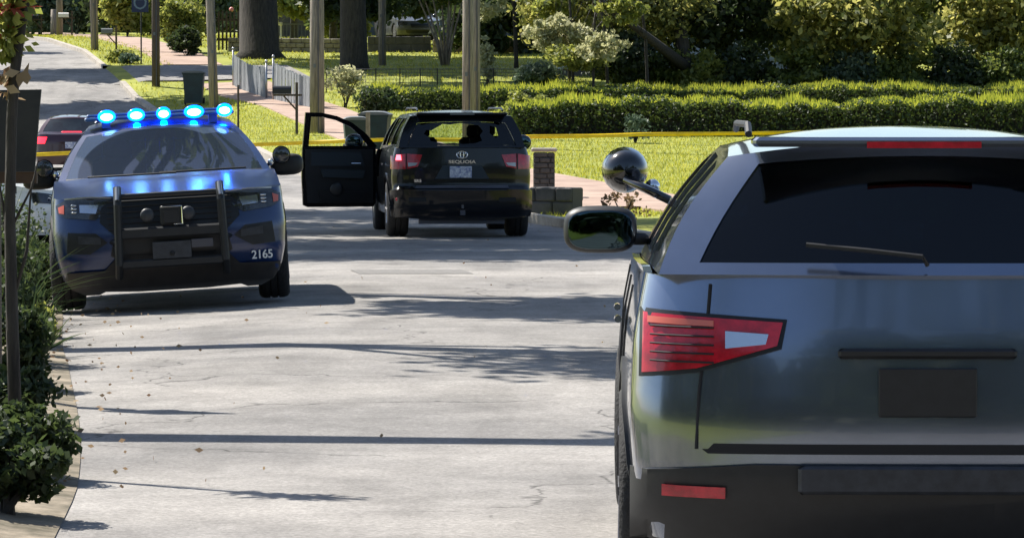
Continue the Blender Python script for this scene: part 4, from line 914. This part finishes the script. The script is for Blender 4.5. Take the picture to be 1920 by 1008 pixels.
# hedges
def hedge(name, label, x0, x1, D0, hgt, depth, seed, slope=.0, m='leaf_hedge'):
    root = empty(name, (0, 0, 0), 0, label, 'hedge'); rg = np.random.default_rng(seed); n = int((x1-x0)*1900)
    X = rg.uniform(x0, x1, n); Y = D0 + depth*rg.random(n)**1.6; hh = hgt*(.93+.10*np.sin(X*2.1+seed)*np.sin(X*5.3)+.08*np.sin(X*.8+seed))
    zf = rg.random(n)**.8
    yf = D0+slope*(X-x0)
    Y = Y+slope*(X-x0)
    base = np.array([T(a, b) for a, b in zip(X, Y)])+.1
    Z = base+zf*hh + .05*rg.normal(size=n)
    keep = Z < base+hh*1.05; top = rg.random(n) < .25; Z = np.where(top, base+hh*(1+.05*rg.normal(size=n)), Z)
    leaves('foliage', np.stack([X, Y, Z], 1), .07, M[m], root, seed)
    n2 = int((x1-x0)*420); X2 = rg.uniform(x0, x1, n2); Y2 = D0+depth*rg.random(n2)+slope*(X2-x0)
    b2 = np.array([T(a, b) for a, b in zip(X2, Y2)])+.1; h2 = hgt*(.97+.10*np.sin(X2*2.1+seed)*np.sin(X2*5.3)+.08*np.sin(X2*.8+seed))
    # upright fresh shoots
    Hh = .04+.15*rg.random(n2)*(1+.8*np.sin(X2*1.7+seed)*np.sin(X2*.6)); v = np.zeros((n2*3, 3)); dx = .022
    z0 = b2+h2-.04
    v[0::3] = np.stack([X2-dx, Y2, z0], 1); v[1::3] = np.stack([X2+dx, Y2+.01, z0], 1); v[2::3] = np.stack([X2+rg.normal(size=n2)*.04, Y2+rg.normal(size=n2)*.04, z0+Hh], 1)
    raw('fresh_shoots', v, [(3*i, 3*i+1, 3*i+2) for i in range(n2)], M['leaf_fresh'], root)
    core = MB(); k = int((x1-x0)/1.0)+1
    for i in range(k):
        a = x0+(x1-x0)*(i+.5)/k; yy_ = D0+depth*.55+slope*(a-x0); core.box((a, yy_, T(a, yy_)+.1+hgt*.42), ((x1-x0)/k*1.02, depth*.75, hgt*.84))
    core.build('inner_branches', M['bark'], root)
    return root
hedge('near_hedge', 'near clipped hedge with bright new shoots behind the police tape', X_(955, 110), X_(1960, 110), 110, .86, 3.0, 5)
hedge('far_hedge', 'far clipped hedge running behind the black SUV roof', X_(692, 128), X_(1960, 128), 127, .62, 3.8, 6, .08)

# grass blades on the lawns and verges
def grass(name, n, reg, hmin, hmax, wd, seed, m='blade'):
    rg = np.random.default_rng(seed); P_ = []
    X = []; Y = []
    while len(X) < n:
        y = rg.uniform(reg[0], reg[1], n); x = rg.uniform(-.125, .125, n)*y
        for a, b_ in zip(x, y):
            o = a-K(b_)
            if o < .25 or (2.5 < o < 5.0 and b_ < 215 and b_ > 20): continue
            if GAP0-.3 < b_ < GAP1+.3 and o < 6.8: continue
            if 69.5 < b_ < 79.5 and o < 2.8: continue
            X.append(a); Y.append(b_)
            if len(X) >= n: break
    X = np.array(X); Y = np.array(Y); Z = np.array([T(a, b_) for a, b_ in zip(X, Y)])+.09
    h = rg.uniform(hmin, hmax, n); v = np.zeros((3*n, 3)); t = rg.uniform(0, math.pi, n); c, s_ = np.cos(t)*wd, np.sin(t)*wd
    v[0::3] = np.stack([X-c, Y-s_, Z], 1); v[1::3] = np.stack([X+c, Y+s_, Z], 1); v[2::3] = np.stack([X+rg.normal(size=n)*h*.4, Y+rg.normal(size=n)*h*.4, Z+h], 1)
    me = bpy.data.meshes.new(name); me.vertices.add(3*n); me.vertices.foreach_set('co', v.ravel()); me.loops.add(3*n); me.loops.foreach_set('vertex_index', np.arange(3*n))
    me.polygons.add(n); me.polygons.foreach_set('loop_start', np.arange(0, 3*n, 3)); me.polygons.foreach_set('loop_total', np.full(n, 3)); me.update(); me.materials.append(M[m])
    o = bpy.data.objects.new(name, me); C.objects.link(o); tag(o, 'short bright green grass on the lawns and verges', 'grass', kind='stuff')
grass('grass', 90000, (66, 128), .03, .10, .012, 3)
grass('grass', 60000, (128, 200), .05, .13, .02, 4)

def leftgrass():
    rg = np.random.default_rng(14); n = 52000; Y = 15+47*rg.random(n)**1.5; Xl = np.array([L_(y) for y in Y]); X = Xl+.12-np.abs(rg.normal(size=n))*1.5-.5*rg.random(n)
    X = np.where(np.sin(X*3+Y*1.3)+np.sin(Y*2.1-X)*.8 > -.2, X, Xl-1.6-2*rg.random(n)); Z = np.array([T(a, b) for a, b in zip(X, Y)])+.11
    Z = np.where(X > Xl-.1, Z-.06, Z); h = rg.uniform(.03, .13, n); t = rg.uniform(0, math.pi, n); c, s_ = np.cos(t)*.008, np.sin(t)*.008; v = np.zeros((3*n, 3))
    v[0::3] = np.stack([X-c, Y-s_, Z], 1); v[1::3] = np.stack([X+c, Y+s_, Z], 1); v[2::3] = np.stack([X+rg.normal(size=n)*h*.4, Y+rg.normal(size=n)*h*.4, Z+h], 1)
    me = bpy.data.meshes.new('grass'); me.vertices.add(3*n); me.vertices.foreach_set('co', v.ravel()); me.loops.add(3*n); me.loops.foreach_set('vertex_index', np.arange(3*n))
    me.polygons.add(n); me.polygons.foreach_set('loop_start', np.arange(0, 3*n, 3)); me.polygons.foreach_set('loop_total', np.full(n, 3)); me.update(); me.materials.append(M['leaf_mid'])
    o = bpy.data.objects.new('grass', me); C.objects.link(o); tag(o, 'rough grass on the left shoulder', 'grass', kind='stuff')
leftgrass()
# distant wood
rg = np.random.default_rng(9); n = 60000
X = rg.uniform(-62, 62, n); Y = rg.uniform(222, 250, n); Z = T(0, 222) + rg.random(n)**.9*(9+3*np.sin(X*.35)+2*np.sin(X*1.1+1)) - .5
cl = np.floor(X/2.1)*7.3+np.floor(Z/1.7)*3.1; Y = Y-3*np.abs(np.sin(cl))
leaves('distant_wood', np.stack([X, Y, Z], 1), .7, M['leaf_mid'], None, 9); tag(bpy.data.objects['distant_wood'], 'dense woodland closing the view behind the houses', 'wood', kind='stuff')

rg = np.random.default_rng(19); n = 26000
X = rg.uniform(-60, 60, n); Y = rg.uniform(-27, -10, n); Z = rg.random(n)**.95*(12+4*np.sin(X*.3)+2*np.sin(X*.9+1)); Y = Y-3*np.abs(np.sin(np.floor(X/3)*7.3+np.floor(Z/2.4)*3.1))
leaves('roadside_wood', np.stack([X, Y, Z], 1), .9, M['leaf_dark'], None, 19); tag(bpy.data.objects['roadside_wood'], 'dark trees behind the viewer, mirrored in the nearest car mirror', 'wood', kind='stuff')

# ------------------------------------------------------------------ utility poles, posts, signs
PG = 'wooden utility poles along the pavement'
def pole(px, D, wpx, lab_, h=8.5, lean=0, m='wood'):
    r = wpx*D/F/2; b_ = gp(px, D); o = MB().tube([(0, 0, -.2), (lean*.3, 0, h*.3), (lean, 0, h)], [r*1.04, r, r*.8], 18).build('utility_pole', M[m], None, True)
    o.location = b_
    if wpx > 13:
        MB().box((r*.2, -r-.012, 1.9), (.03, .02, 3.9)).build('cable_cover', M['steel'], o); MB().box((-r*.3, -r-.008, 1.75), (.07, .01, .10)).build('pole_tag', M['binlid'], o)
    return tag(o, lab_, 'utility pole', PG)
pole(595, 112, 27, 'thick pale weathered utility pole behind the open SUV door', lean=0)
pole(402, 133, 17, 'grey utility pole right of the wheelie bin behind the police roof lamps', lean=-.3)
pole(293, 143, 15, 'dark brown utility pole standing at the kerb right of the route sign', m='wood_dark')
pole(179, 165, 14, 'brown utility pole on the verge left of the route sign', lean=-.2)
pole(113, 200, 12, 'most distant tan utility pole near the end of the road')
pole(51, 205, 10, 'slim grey green pole at the far end of the road beside the foreground sapling')
pole(717, 152, 14, 'brown utility pole on the far lawn right of the dark oak trunk')
pole(878, 104, 22, 'tan utility pole on the left of the close pair above the SUV roof')
pole(893, 109, 15, 'darker utility pole on the right of the close pair above the SUV roof')
t_ = pole(102, 203, 13, 'short stub of an old brown trunk beside the most distant pole', h=1.2); t_['category'] = 'tree stump'; del t_['group']; t_.name = 'tree_stump'
# thin dark post
o = MB().tube([(0, 0, -.1), (0, 0, 1.45)], .028, 8).build('steel_post', M['wood_dark']); o.location = gp(447, 109); tag(o, 'thin dark post on the grass just right of the police roof lamps', 'post')
# route sign
b_ = gp(264, 153); rs = empty('route_sign', b_, 0, 'dark square route sign with pale shield outline on a black post', 'road sign')
MB().tube([(.03, 0, -.1), (.03, 0, Z_(-16, 153)-b_[2])], .028, 8).build('post', M['grille'], rs)
zc = Z_(7, 153)-b_[2]
sg_ = MB().box((0, -.04, zc), (.60, .015, .64), bev=.004).build('sign_plate', M['signblue'], rs)
shape = [(-.20, .20), (-.10, .24), (0, .205), (.10, .24), (.20, .20), (.235, .06), (.22, -.08), (.13, -.18), (0, -.23), (-.13, -.18), (-.22, -.08), (-.235, .06)]
patch('shield', shape, lambda a, b, o: (a, -.052+o, zc+b), M['signpale'], sg_, .5, .006, holes=[[(x*.72, z*.72) for x, z in shape]])
MB().box((0, -.053, zc+.12), (.34, .004, .018)).build('shield_bar', M['signpale'], sg_)
# mailboxes
def mailbox(px, D, label, s_=1.0, m='grille', post='wood_dark', tall=1.05, arm=-1):
    r = empty('mailbox', gp(px, D), 0, label, 'mailbox'); z = tall
    v = []; 
    prof = [(-.1, 0), (-.1, .12)] + [(.1*math.cos(t), .12+.09*math.sin(t)) for t in np.linspace(math.pi, 0, 9)] + [(.1, 0)]
    n_ = len(prof); xs = (arm*.50*s_, arm*.02)
    for x in xs: v += [(x-.0, p[0]*s_, z+p[1]*s_) for p in prof]
    f = [tuple(range(n_)), tuple(range(2*n_-1, n_-1, -1))]+[(i, (i+1) % n_, (i+1) % n_+n_, i+n_) for i in range(n_)]
    raw('box', v, f, M[m], r)
    MB().box((.12, 0, (z+.25)/2), (.07, .07, z+.35)).box((-.12, 0, z-.03), (.75, .06, .05)).tube([(.1, 0, z-.4), (-.22, 0, z-.05)], .025, 6).build('post', M[post], r)
    return r
mailbox(548, 111, 'black mailbox on a dark wooden post with a brace, left of the open SUV door', arm=-1)
mailbox(213, 163, 'small grey mailbox on a post on the far verge', .9, 'binlid', tall=.72)
mailbox(131, 197, 'pale mailbox on a post beside the far tan pole', 1.0, 'white_wood', tall=.85)
mailbox(74, 200, 'dark mailbox silhouetted at the far end of the road', 1.0, 'grille', tall=.75)
# wheelie bins
def wbin(px, D, w, h, label, rz=0):
    r = empty('wheelie_bin', gp(px, D), rz, label, 'bin', 'household wheelie bins')
    v = []; d = w*1.05
    for (z, s_) in ((.06, .80), (h*.86, 1.0), (h*.86, 1.06), (h*.92, 1.06)):
        for i, j in ((-1, -1), (1, -1), (1, 1), (-1, 1)): v.append((i*w/2*s_*.94, j*d/2*s_*.94, z))
    f = [(0, 3, 2, 1)]+[(k*4+i, k*4+(i+1) % 4, k*4+4+(i+1) % 4, k*4+4+i) for k in range(3) for i in range(4)]
    raw('bin_body', v, f, M['bin'], r)
    lid, lf = grid(8, 6, lambda a, b: ((a-.5)*w*1.06, (b-.5)*d*1.1, h*.925+.08*(1-(2*a-1)**4)*(.4+.6*(1-(b-.5)**2*2))))
    lv = lid + [(p[0], p[1], h*.91) for p in lid]; nl = len(lid); lf2 = lf + [tuple(i+nl for i in q_[::-1]) for q_ in lf]
    bd = [i for i in range(9)] + [i*9+8 for i in range(1, 7)] + [54+i for i in range(7, -1, -1)] + [i*9 for i in range(5, 0, -1)]
    lf2 += [(bd[i], bd[(i+1) % len(bd)], bd[(i+1) % len(bd)]+nl, bd[i]+nl) for i in range(len(bd))]
    raw('lid', lv, lf2, M['binlid'], r)
    for sg in (-1, 1):
        MB().lathe_x((sg*w*.42, d*.42, .12), [(-.03, .12), (.03, .12)], 16).build('wheel', M['rubber'], r)
    MB().tube([(-w*.4, d*.56, h*.9), (w*.4, d*.56, h*.9)], .018, 6).build('handle', M['bin'], r)
wbin(364, 136, .70, 1.12, 'dark green wheelie bin on the grass between two utility poles')
wbin(667, 99.5, .60, .88, 'left wheelie bin of the pair seen past the open SUV door', .1)
wbin(704, 101, .72, .96, 'right wheelie bin of the pair seen past the open SUV door', -.1)
o = MB().box((0, 0, .45), (.10, .10, 1.1)).build('timber_post', M['bark_light']); o.location = gp(690, 98.6); tag(o, 'short tan timber post in front of the pair of wheelie bins', 'post')

# ------------------------------------------------------------------ fences and walls
def fence(a, b, name, label, h0, h1, dip=.12, spacing=.125):
    """weathered pickets between two points"""
    A = Vector(gp(*a)); B = Vector(gp(*b)); r = empty(name, A, 0, label, 'fence'); n_ = int((B-A).xy.length/spacing); mb = MB(); rg = random.Random(3)
    d = (B-A); ang = math.atan2(d.y, d.x)
    for i in range(n_+1):
        t = i/max(1, n_); p = A.lerp(B, t)-A; p.z = T(A.x+p.x, A.y+p.y)+.1-A.z; h = lerp(h0, h1, t)-dip*math.sin(math.pi*t)+rg.uniform(-.025, .025)
        mb.box((p.x+rg.uniform(-.01, .01), p.y, p.z+h/2), (spacing*.66, .02, h), ang+rg.uniform(-.02, .02))
        mb.box((p.x, p.y, p.z+h+.015), (spacing*.7, .018, .035), ang, .5)
    mb.build('pickets', M['slat'], r)
    rl = MB()
    for k in (.25, .8):
        p0 = Vector((0, 0, k*h0)); p1 = B-A+Vector((0, 0, k*h1)); p1.z = T(B.x, B.y)+.1-A.z+k*h1; rl.tube([p0+Vector((.03, .04, 0)), p1+Vector((.03, .04, 0))], .025, 6)
    rl.build('rail', M['slat'], r)
    for t, hh in ((0, h0), (1, h1)):
        p = (B-A)*t; p.z = T(A.x+p.x, A.y+p.y)+.1-A.z; MB().tube([(p.x, p.y-.05, p.z-.1), (p.x, p.y-.05, p.z+hh+.14)], .035, 10).ell((p.x, p.y-.05, p.z+hh+.18), (.05, .05, .06), 10, 6).build('post', M['rim'], r, True)
    return r
fence((438, 142.3), (500, 135), 'picket_fence', 'weathered grey picket fence panel further up the pavement, left of the gap', 1.06, .98)
fence((513, 134), (600, 128.5), 'picket_fence', 'weathered grey picket fence panel next to the pale utility pole, right of the gap', 1.18, .95)
# dark timber gate
g0 = gp(408, 164); r = empty('timber_gate', g0, 0, 'dark picket gate standing in the shade left of the huge oak', 'gate'); mb = MB()
for i in range(9): mb.box((.06+i*.15, 0, .78+.02*(i % 2)), (.075, .03, 1.5))
mb.build('pickets', M['wood_dark'], r); MB().box((.65, .03, .45), (1.35, .03, .09)).box((.65, .03, 1.2), (1.35, .03, .09)).build('rail', M['wood_dark'], r)
# wire fence
r = empty('wire_fence', gp(612, 138), 0, 'thin wire fence on dark posts crossing the far lawn', 'fence'); wb = MB(); bx0 = Vector(gp(612, 138))
pp = []
for i, px in enumerate((612, 660, 705, 750, 788, 820, 870, 925, 980, 1030)):
    p = Vector(gp(px, 138+.01*i))-bx0; pp.append(p); MB().tube([p+Vector((0, 0, -.1)), p+Vector((0, 0, .78))], .022, 6).build('post', M['grille'], r)
for k in np.linspace(.1, .75, 7): wb.tube([p+Vector((0, 0, k)) for p in pp], .006 if k < .7 else .012, 4)
for i in range(len(pp)-1):
    for k in range(7):
        a = pp[i].lerp(pp[i+1], k/7); wb.tube([a+Vector((0, 0, .1)), a+Vector((0, 0, .75))], .004, 4)
wb.build('wire', M['steel'], r)
# walls of blocks
def blockwall(name, label, a, b, h, m, bl=.45, bh=.2, seed=1, cat='wall', depth=.25, rough=.02):
    A = Vector(gp(*a)); B = Vector(gp(*b)); r = empty(name, A, 0, label, cat); d = B-A; Ln = d.xy.length; ang = math.atan2(d.y, d.x); mb = MB(); rg = random.Random(seed)
    rows = max(1, round(h/bh)); bh = h/rows
    for k in range(rows):
        s_ = -bl*.5*(k % 2)
        while s_ < Ln:
            l_ = bl*rg.uniform(.8, 1.2); e0, e1 = max(0, s_), min(Ln, s_+l_)
            if e1-e0 > .05:
                c = (e0+e1)/2; p = d*(c/Ln); zz = T(A.x+p.x, A.y+p.y)+.1-A.z; dep = depth+rg.uniform(0, rough)*2
                mb.box((p.x, p.y, zz+bh*(k+.5)-.02), (e1-e0-.014, dep, bh-.014), ang, bev=min(.02, bh*.12))
            s_ += l_
    mb.build('blocks', M[m], r); p = d*.5
    mo = MB(); nn = max(1, int(Ln/2))
    for i in range(nn):
        c = (i+.5)/nn; p = d*c; zz = T(A.x+p.x, A.y+p.y)+.1-A.z; mo.box((p.x, p.y, zz+h/2-.03), (Ln/nn+.001*(i%2), depth-.04, h-.02), ang)
    mo.build('mortar', M['mortar'], r); return r
blockwall('stone_wall', 'low stone wall under the huge oak, sunlit at its right end', (430, 164), (640, 163), .55, 'stone', .35, .18, 2, rough=.05)
blockwall('stone_wall', 'low grey block wall between the oak trunk and the crape myrtle', (690, 163.5), (808, 163.5), .62, 'stone_grey', .9, .31, 3)
blockwall('stone_wall', 'low tan block wall behind the double utility pole', (812, 163.2), (985, 163), .52, 'stone_tan', .8, .26, 4)
# stone mailbox pillar and kerbside block by the SUV
o = blockwall('stone_pillar', 'square stacked stone pillar standing right of the black SUV', (1000, 76), (1040, 76), .84, 'stone_grey', .22, .09, 5, 'pillar', .42, .03)
MB().box((.19, 0, .85), (.46, .48, .07), bev=.02).build('cap', M['kerb'], o)
o = blockwall('stone_block', 'low dark stone block on the verge at the SUV rear wheel', (1003, 67.5), (1083, 67), .46, 'stone_grey', .4, .23, 6, 'low wall', .3, .03)
# ------------------------------------------------------------------ police tape
tp = [(20, 292), (65, 290), (130, 287), (300, 279), (480, 271), (590, 267), (650, 264), (720, 262), (860, 262), (1000, 256), (1100, 255), (1200, 252), (1400, 250), (1700, 245)]
v = []; rg = random.Random(4)
fine = []
for i in range(len(tp)-1):
    for k in range(12): t = k/12; fine.append((lerp(tp[i][0], tp[i+1][0], t), lerp(tp[i][1], tp[i+1][1], t)))
for i, (px, py) in enumerate(fine):
    D = 89+.5*math.sin(i*.05); x = X_(px, D); z = Z_(py, D); tw = .3*math.sin(i*.21)+.3*math.sin(i*.07); hh = .042*math.cos(tw)
    v += [(x, D-.03*math.sin(tw), z-hh), (x, D+.03*math.sin(tw), z+hh)]
f = [(2*i, 2*i+2, 2*i+3, 2*i+1) for i in range(len(fine)-1)]
o = raw('police_tape', v, f, M['tape'], None, True); tag(o, 'yellow police tape stretched across the road behind the cars', 'tape')
sm_ = o.modifiers.new('s', 'SOLIDIFY'); sm_.thickness = .002
# ------------------------------------------------------------------ houses
def house(name, label, x0, x1, y0, dep, zb, h, m, roofh, wins=(), board=.16, door=None):
    r = empty(name, ((x0+x1)/2, y0, zb), 0, label, 'house'); W_ = x1-x0; mb = MB()
    mb.box((0, dep/2, h/2), (W_, dep, h))
    mb.build('wall', M[m], r); sd = MB(); k = board
    while k < h: sd.box((0, -.012, k), (W_+.01, .03, .022)); k += board
    sd.build('siding_boards', M[m], r)
    v = [(-W_/2-.4, -.5, h), (W_/2+.4, -.5, h), (W_/2+.4, dep+.5, h), (-W_/2-.4, dep+.5, h), (-W_/2-.4, dep/2, h+roofh), (W_/2+.4, dep/2, h+roofh)]
    raw('roof', v, [(0, 1, 5, 4), (2, 3, 4, 5), (0, 4, 3), (1, 2, 5), (3, 2, 1, 0)], M['roofing'], r)
    for (wx, wz, ww, wh) in wins:
        wf = MB().box((wx, -.05, wz), (ww+.14, .08, wh+.14)).build('window', M['white_wood'], r)
        MB().box((wx, -.095, wz), (ww, .02, wh)).build('pane', M['grille'], wf); MB().box((wx, -.112, wz), (.03, .012, wh)).box((wx, -.112, wz), (ww, .012, .03)).build('glazing_bar', M['white_wood'], wf)
    return r
house('blue_house', 'pale blue house with siding half hidden by the sunlit tree', X_(1046, 146), X_(1240, 146)+5, 146, 8, T(0, 146)+.35, 3.2, 'siding_blue', 1.8, [(-2.9, 1.6, .9, 1.2), (1.2, 1.6, .9, 1.2)])
MB().box((0, 0, .2), (8.6, .1, .5)).build('skirting', M['mortar'], bpy.data.objects['blue_house']).location = (0, .1, -.3)
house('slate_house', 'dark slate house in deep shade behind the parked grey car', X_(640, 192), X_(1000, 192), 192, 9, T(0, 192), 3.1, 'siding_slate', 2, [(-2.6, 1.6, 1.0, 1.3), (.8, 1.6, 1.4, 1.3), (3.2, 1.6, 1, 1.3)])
house('brown_house', 'low brown outbuilding seen between the oak and the pale pole', X_(500, 186), X_(590, 186), 188, 4, T(-9, 188)+.15, 1.55, 'stone_grey', .9)
# white porch rail / table
b_ = gp(518, 170); r = empty('garden_table', b_, 0, 'white topped garden table with thin legs behind the stone wall', 'table')
MB().box((.0, 0, .92), (.5, .5, .13), bev=.02).build('table_top', M['white_wood'], r)
for x, y in ((-.2, -.2), (.2, -.2), (.2, .2), (-.2, .2)): MB().tube([(x, y, 0), (x, y, .88)], .025, 6).build('leg', M['white_wood'], r)
r = empty('porch_rail', gp(556, 171), 0, 'thin pale railing behind the stone wall left of the pale pole', 'railing')
MB().box((0, 0, .88), (1.5, .05, .05)).build('top_rail', M['binlid'], r); mb = MB()
for i in range(10): mb.box((-.68+i*.15, 0, .43), (.03, .03, .86))
mb.build('balusters', M['binlid'], r)
o = MB().ell((0, 0, 0), (.09, .09, .09), 14, 10).build('float_ball', M['pink'], None, True); o.location = (X_(441, 166), 164.05, gz(441, 164)+1.60); tag(o, 'round pink ball resting on the dark picket gate', 'ball')

# ------------------------------------------------------------------ left foreground
D = 21; bs = (X_(30, D), D, T(X_(30, D), D)+.1)
sap = empty('sapling', bs, 0, 'thin dark sapling trunk rising in front of the left edge', 'tree')
P2 = lambda px, py, D_=D: Vector((X_(px, D_), D_, Z_(py, D_)))-Vector(bs)
tk = MB(); tk.tube([(0, 0, -.1), P2(22, 620), P2(18, 400), P2(22, 230), P2(28, 140), P2(38, 70), P2(52, -20), P2(60, -90)], [.034, .032, .028, .027, .027, .026, .024, .02], 10)
tk.tube([P2(22, 110), P2(6, 85), P2(-12, 60)], [.008, .006, .004], 6); tk.tube([P2(20, 430), P2(60, 350), P2(72, 300)], [.008, .006, .003], 6); tk.tube([P2(20, 480), P2(5, 380), P2(-4, 330)], [.01, .007, .004], 6)
tk.tube([P2(24, 560), P2(50, 470), P2(56, 380), P2(60, 340)], [.011, .009, .006, .004], 6)
tk.build('trunk', M['bark'], sap, True)
bigleaf = [(0, 0), (.06, .03), (.12, .12), (.11, .02), (.14, -.03), (.10, -.10), (.06, -.07), (.02, -.13), (-.01, -.05)]
lb_ = P2(30, 140)
patch('large_leaf', [(a*.5, b*.5) for a, b in bigleaf], lambda a, b, o: (lb_.x+a+.01, lb_.y-.03+o+.2*a, lb_.z+b), M['leaf_dead'], sap, .3, .002)
pts = []
rg = np.random.default_rng(33)
for (px, py, s_, n_) in [(12, 70, .10, 110), (-5, 30, .14, 120), (20, 8, .09, 60), (30, -10, .15, 100), (5, 100, .05, 30)]:
    c = P2(px, py); pts.append(np.array(c)+rg.normal(size=(n_, 3))*s_*.5)
leaves('foliage', np.concatenate(pts), .045, M['leaf_light'], sap, 33)
pts = np.array(P2(-2, 150))+rg.normal(size=(50, 3))*.045; leaves('dead_leaves', pts, .05, M['leaf_dead'], sap, 34)
pts = np.array(P2(22, 10))+rg.normal(size=(40, 3))*.05; leaves('red_leaves', pts, .05, M['leaf_red'], sap, 35)
# dark board on a post
D = 26; bb = gp(20, D); sgn = empty('notice_board', bb, .0, 'dark board on a wooden post behind the sapling at the left edge', 'board')
v0 = [(X_(-60, D), Z_(170, D)), (X_(79, D), Z_(168, D)), (X_(76, D), Z_(200, D)), (X_(66, D), Z_(322, D)), (X_(-60, D), Z_(322, D))]
patch('board', [(a-bb[0], b-bb[2]) for a, b in v0], lambda a, b, o: (a, o, b), M['board'], sgn, 1, .04)
MB().box((X_(5, D)-bb[0], 0, Z_(333, D)-bb[2]), (.42, .06, .07)).build('bottom_rail', M['brown'], sgn)
MB().box((X_(-15, D)-bb[0], .05, (Z_(333, D)-bb[2])/2-.04), (.09, .09, Z_(333, D)-bb[2]+.05)).build('post', M['wood_dark'], sgn)
# yuccas and bushy undergrowth
def yucca(px, D, n_, ln, seed, label, z=0):
    x = X_(px, D); b_ = (x, D, T(x, D)+.05+z); r = empty('yucca', b_, 0, label, 'plant', 'spiky plants at the left edge'); rg = random.Random(seed); v = []; f = []
    for i in range(n_):
        az = rg.uniform(0, 6.283); el = rg.uniform(.35, 1.4); L1 = ln*rg.uniform(.7, 1.1); wv = .017
        dr = Vector((math.cos(az)*math.cos(el), math.sin(az)*math.cos(el), math.sin(el))); sd = dr.cross(Vector((0, 0, 1))).normalized()
        for k in range(6):
            t = k/5; p = dr*L1*t+Vector((0, 0, -.22*ln*t*t*math.cos(el))); ww = wv*(1-t**2.2)+.001
            v += [p-sd*ww, p+sd*ww]
        b0 = len(v)-12; f += [(b0+2*k, b0+2*k+1, b0+2*k+3, b0+2*k+2) for k in range(5)]
    o = raw('blades', v, f, M['yucca'], r, True); return r
for i, (px, D, n_, ln, lb2) in enumerate([(15, 33, 46, .75, 'spiky yucca nearest the thin sapling'), (58, 35, 46, .5, 'spiky yucca beside the police car front wheel'), (45, 29.5, 40, .55, 'low spiky yucca closest to us at the left'),
                                           (-45, 36, 80, 1.3, 'tall spiky yucca before the white car'), (-2, 37.5, 80, 1.05, 'tall spiky yucca with arching blades before the white car door'), (85, 31, 34, .42, 'small spiky yucca at the road edge')]):
    yucca(px, D, n_, ln, 90+i, lb2)
for i, (px, D, r_, m_, lb2) in enumerate([(10, 34, (.42, .4, .34), 'leaf_dark', 'dark leafy undergrowth at the bottom left'), (55, 39, (.42, .4, .34), 'leaf_dark', 'shade-toned green undergrowth beside the police car'), (-20, 30, (.4, .4, .5), 'leaf_dark', 'green undergrowth cut by the left edge'),
                                          (20, 27, (.3, .3, .28), 'leaf_dark', 'low dark undergrowth nearest to us'), (62, 32.5, (.2, .3, .16), 'leaf_light', 'yellow green sprouts among the yuccas'), (0, 46, (.75, .5, .55), 'leaf_dark', 'dark bush before the white car wheel'), (0, 23.5, (.34, .3, .22), 'leaf_dark', 'dark green tuft at the foot of the thin sapling'), (45, 20.6, (.26, .3, .17), 'leaf_dark', 'small dark tuft in front of the sapling foot'), (5, 18.6, (.3, .3, .2), 'leaf_dark', 'green tuft in the bottom left corner')]):
    x = X_(px, D); shrub('undergrowth', lb2, (x, D, T(x, D)+.05), r_, m_, 30, 110, .034, 110+i, 'plant', 'low plants at the left edge')  # leaf_dark tone here carries the shade these plants stand in
# fallen leaves
rg = np.random.default_rng(5); n = 900; Y = rg.uniform(20, 70, n); side_ = rg.random(n)
Xl = np.array([L_(y) for y in Y]); Xr = np.array([K(y) for y in Y]); X = np.where(side_ < .72, Xl+np.abs(rg.normal(size=n))*.7-.3, np.where(side_ < .95, Xr-np.abs(rg.normal(size=n))*.5, Xl+(Xr-Xl)*rg.random(n)))
Z = np.array([T(a, b) for a, b in zip(X, Y)])+.022
o = leaves('fallen_leaves', np.stack([X, Y, Z], 1), .024, M['leaf_dead'], None, 6, flat=.85); tag(o, 'scattered dry leaves on the road and its edges', 'leaves', kind='stuff')
o.data.vertices.foreach_get  # keep
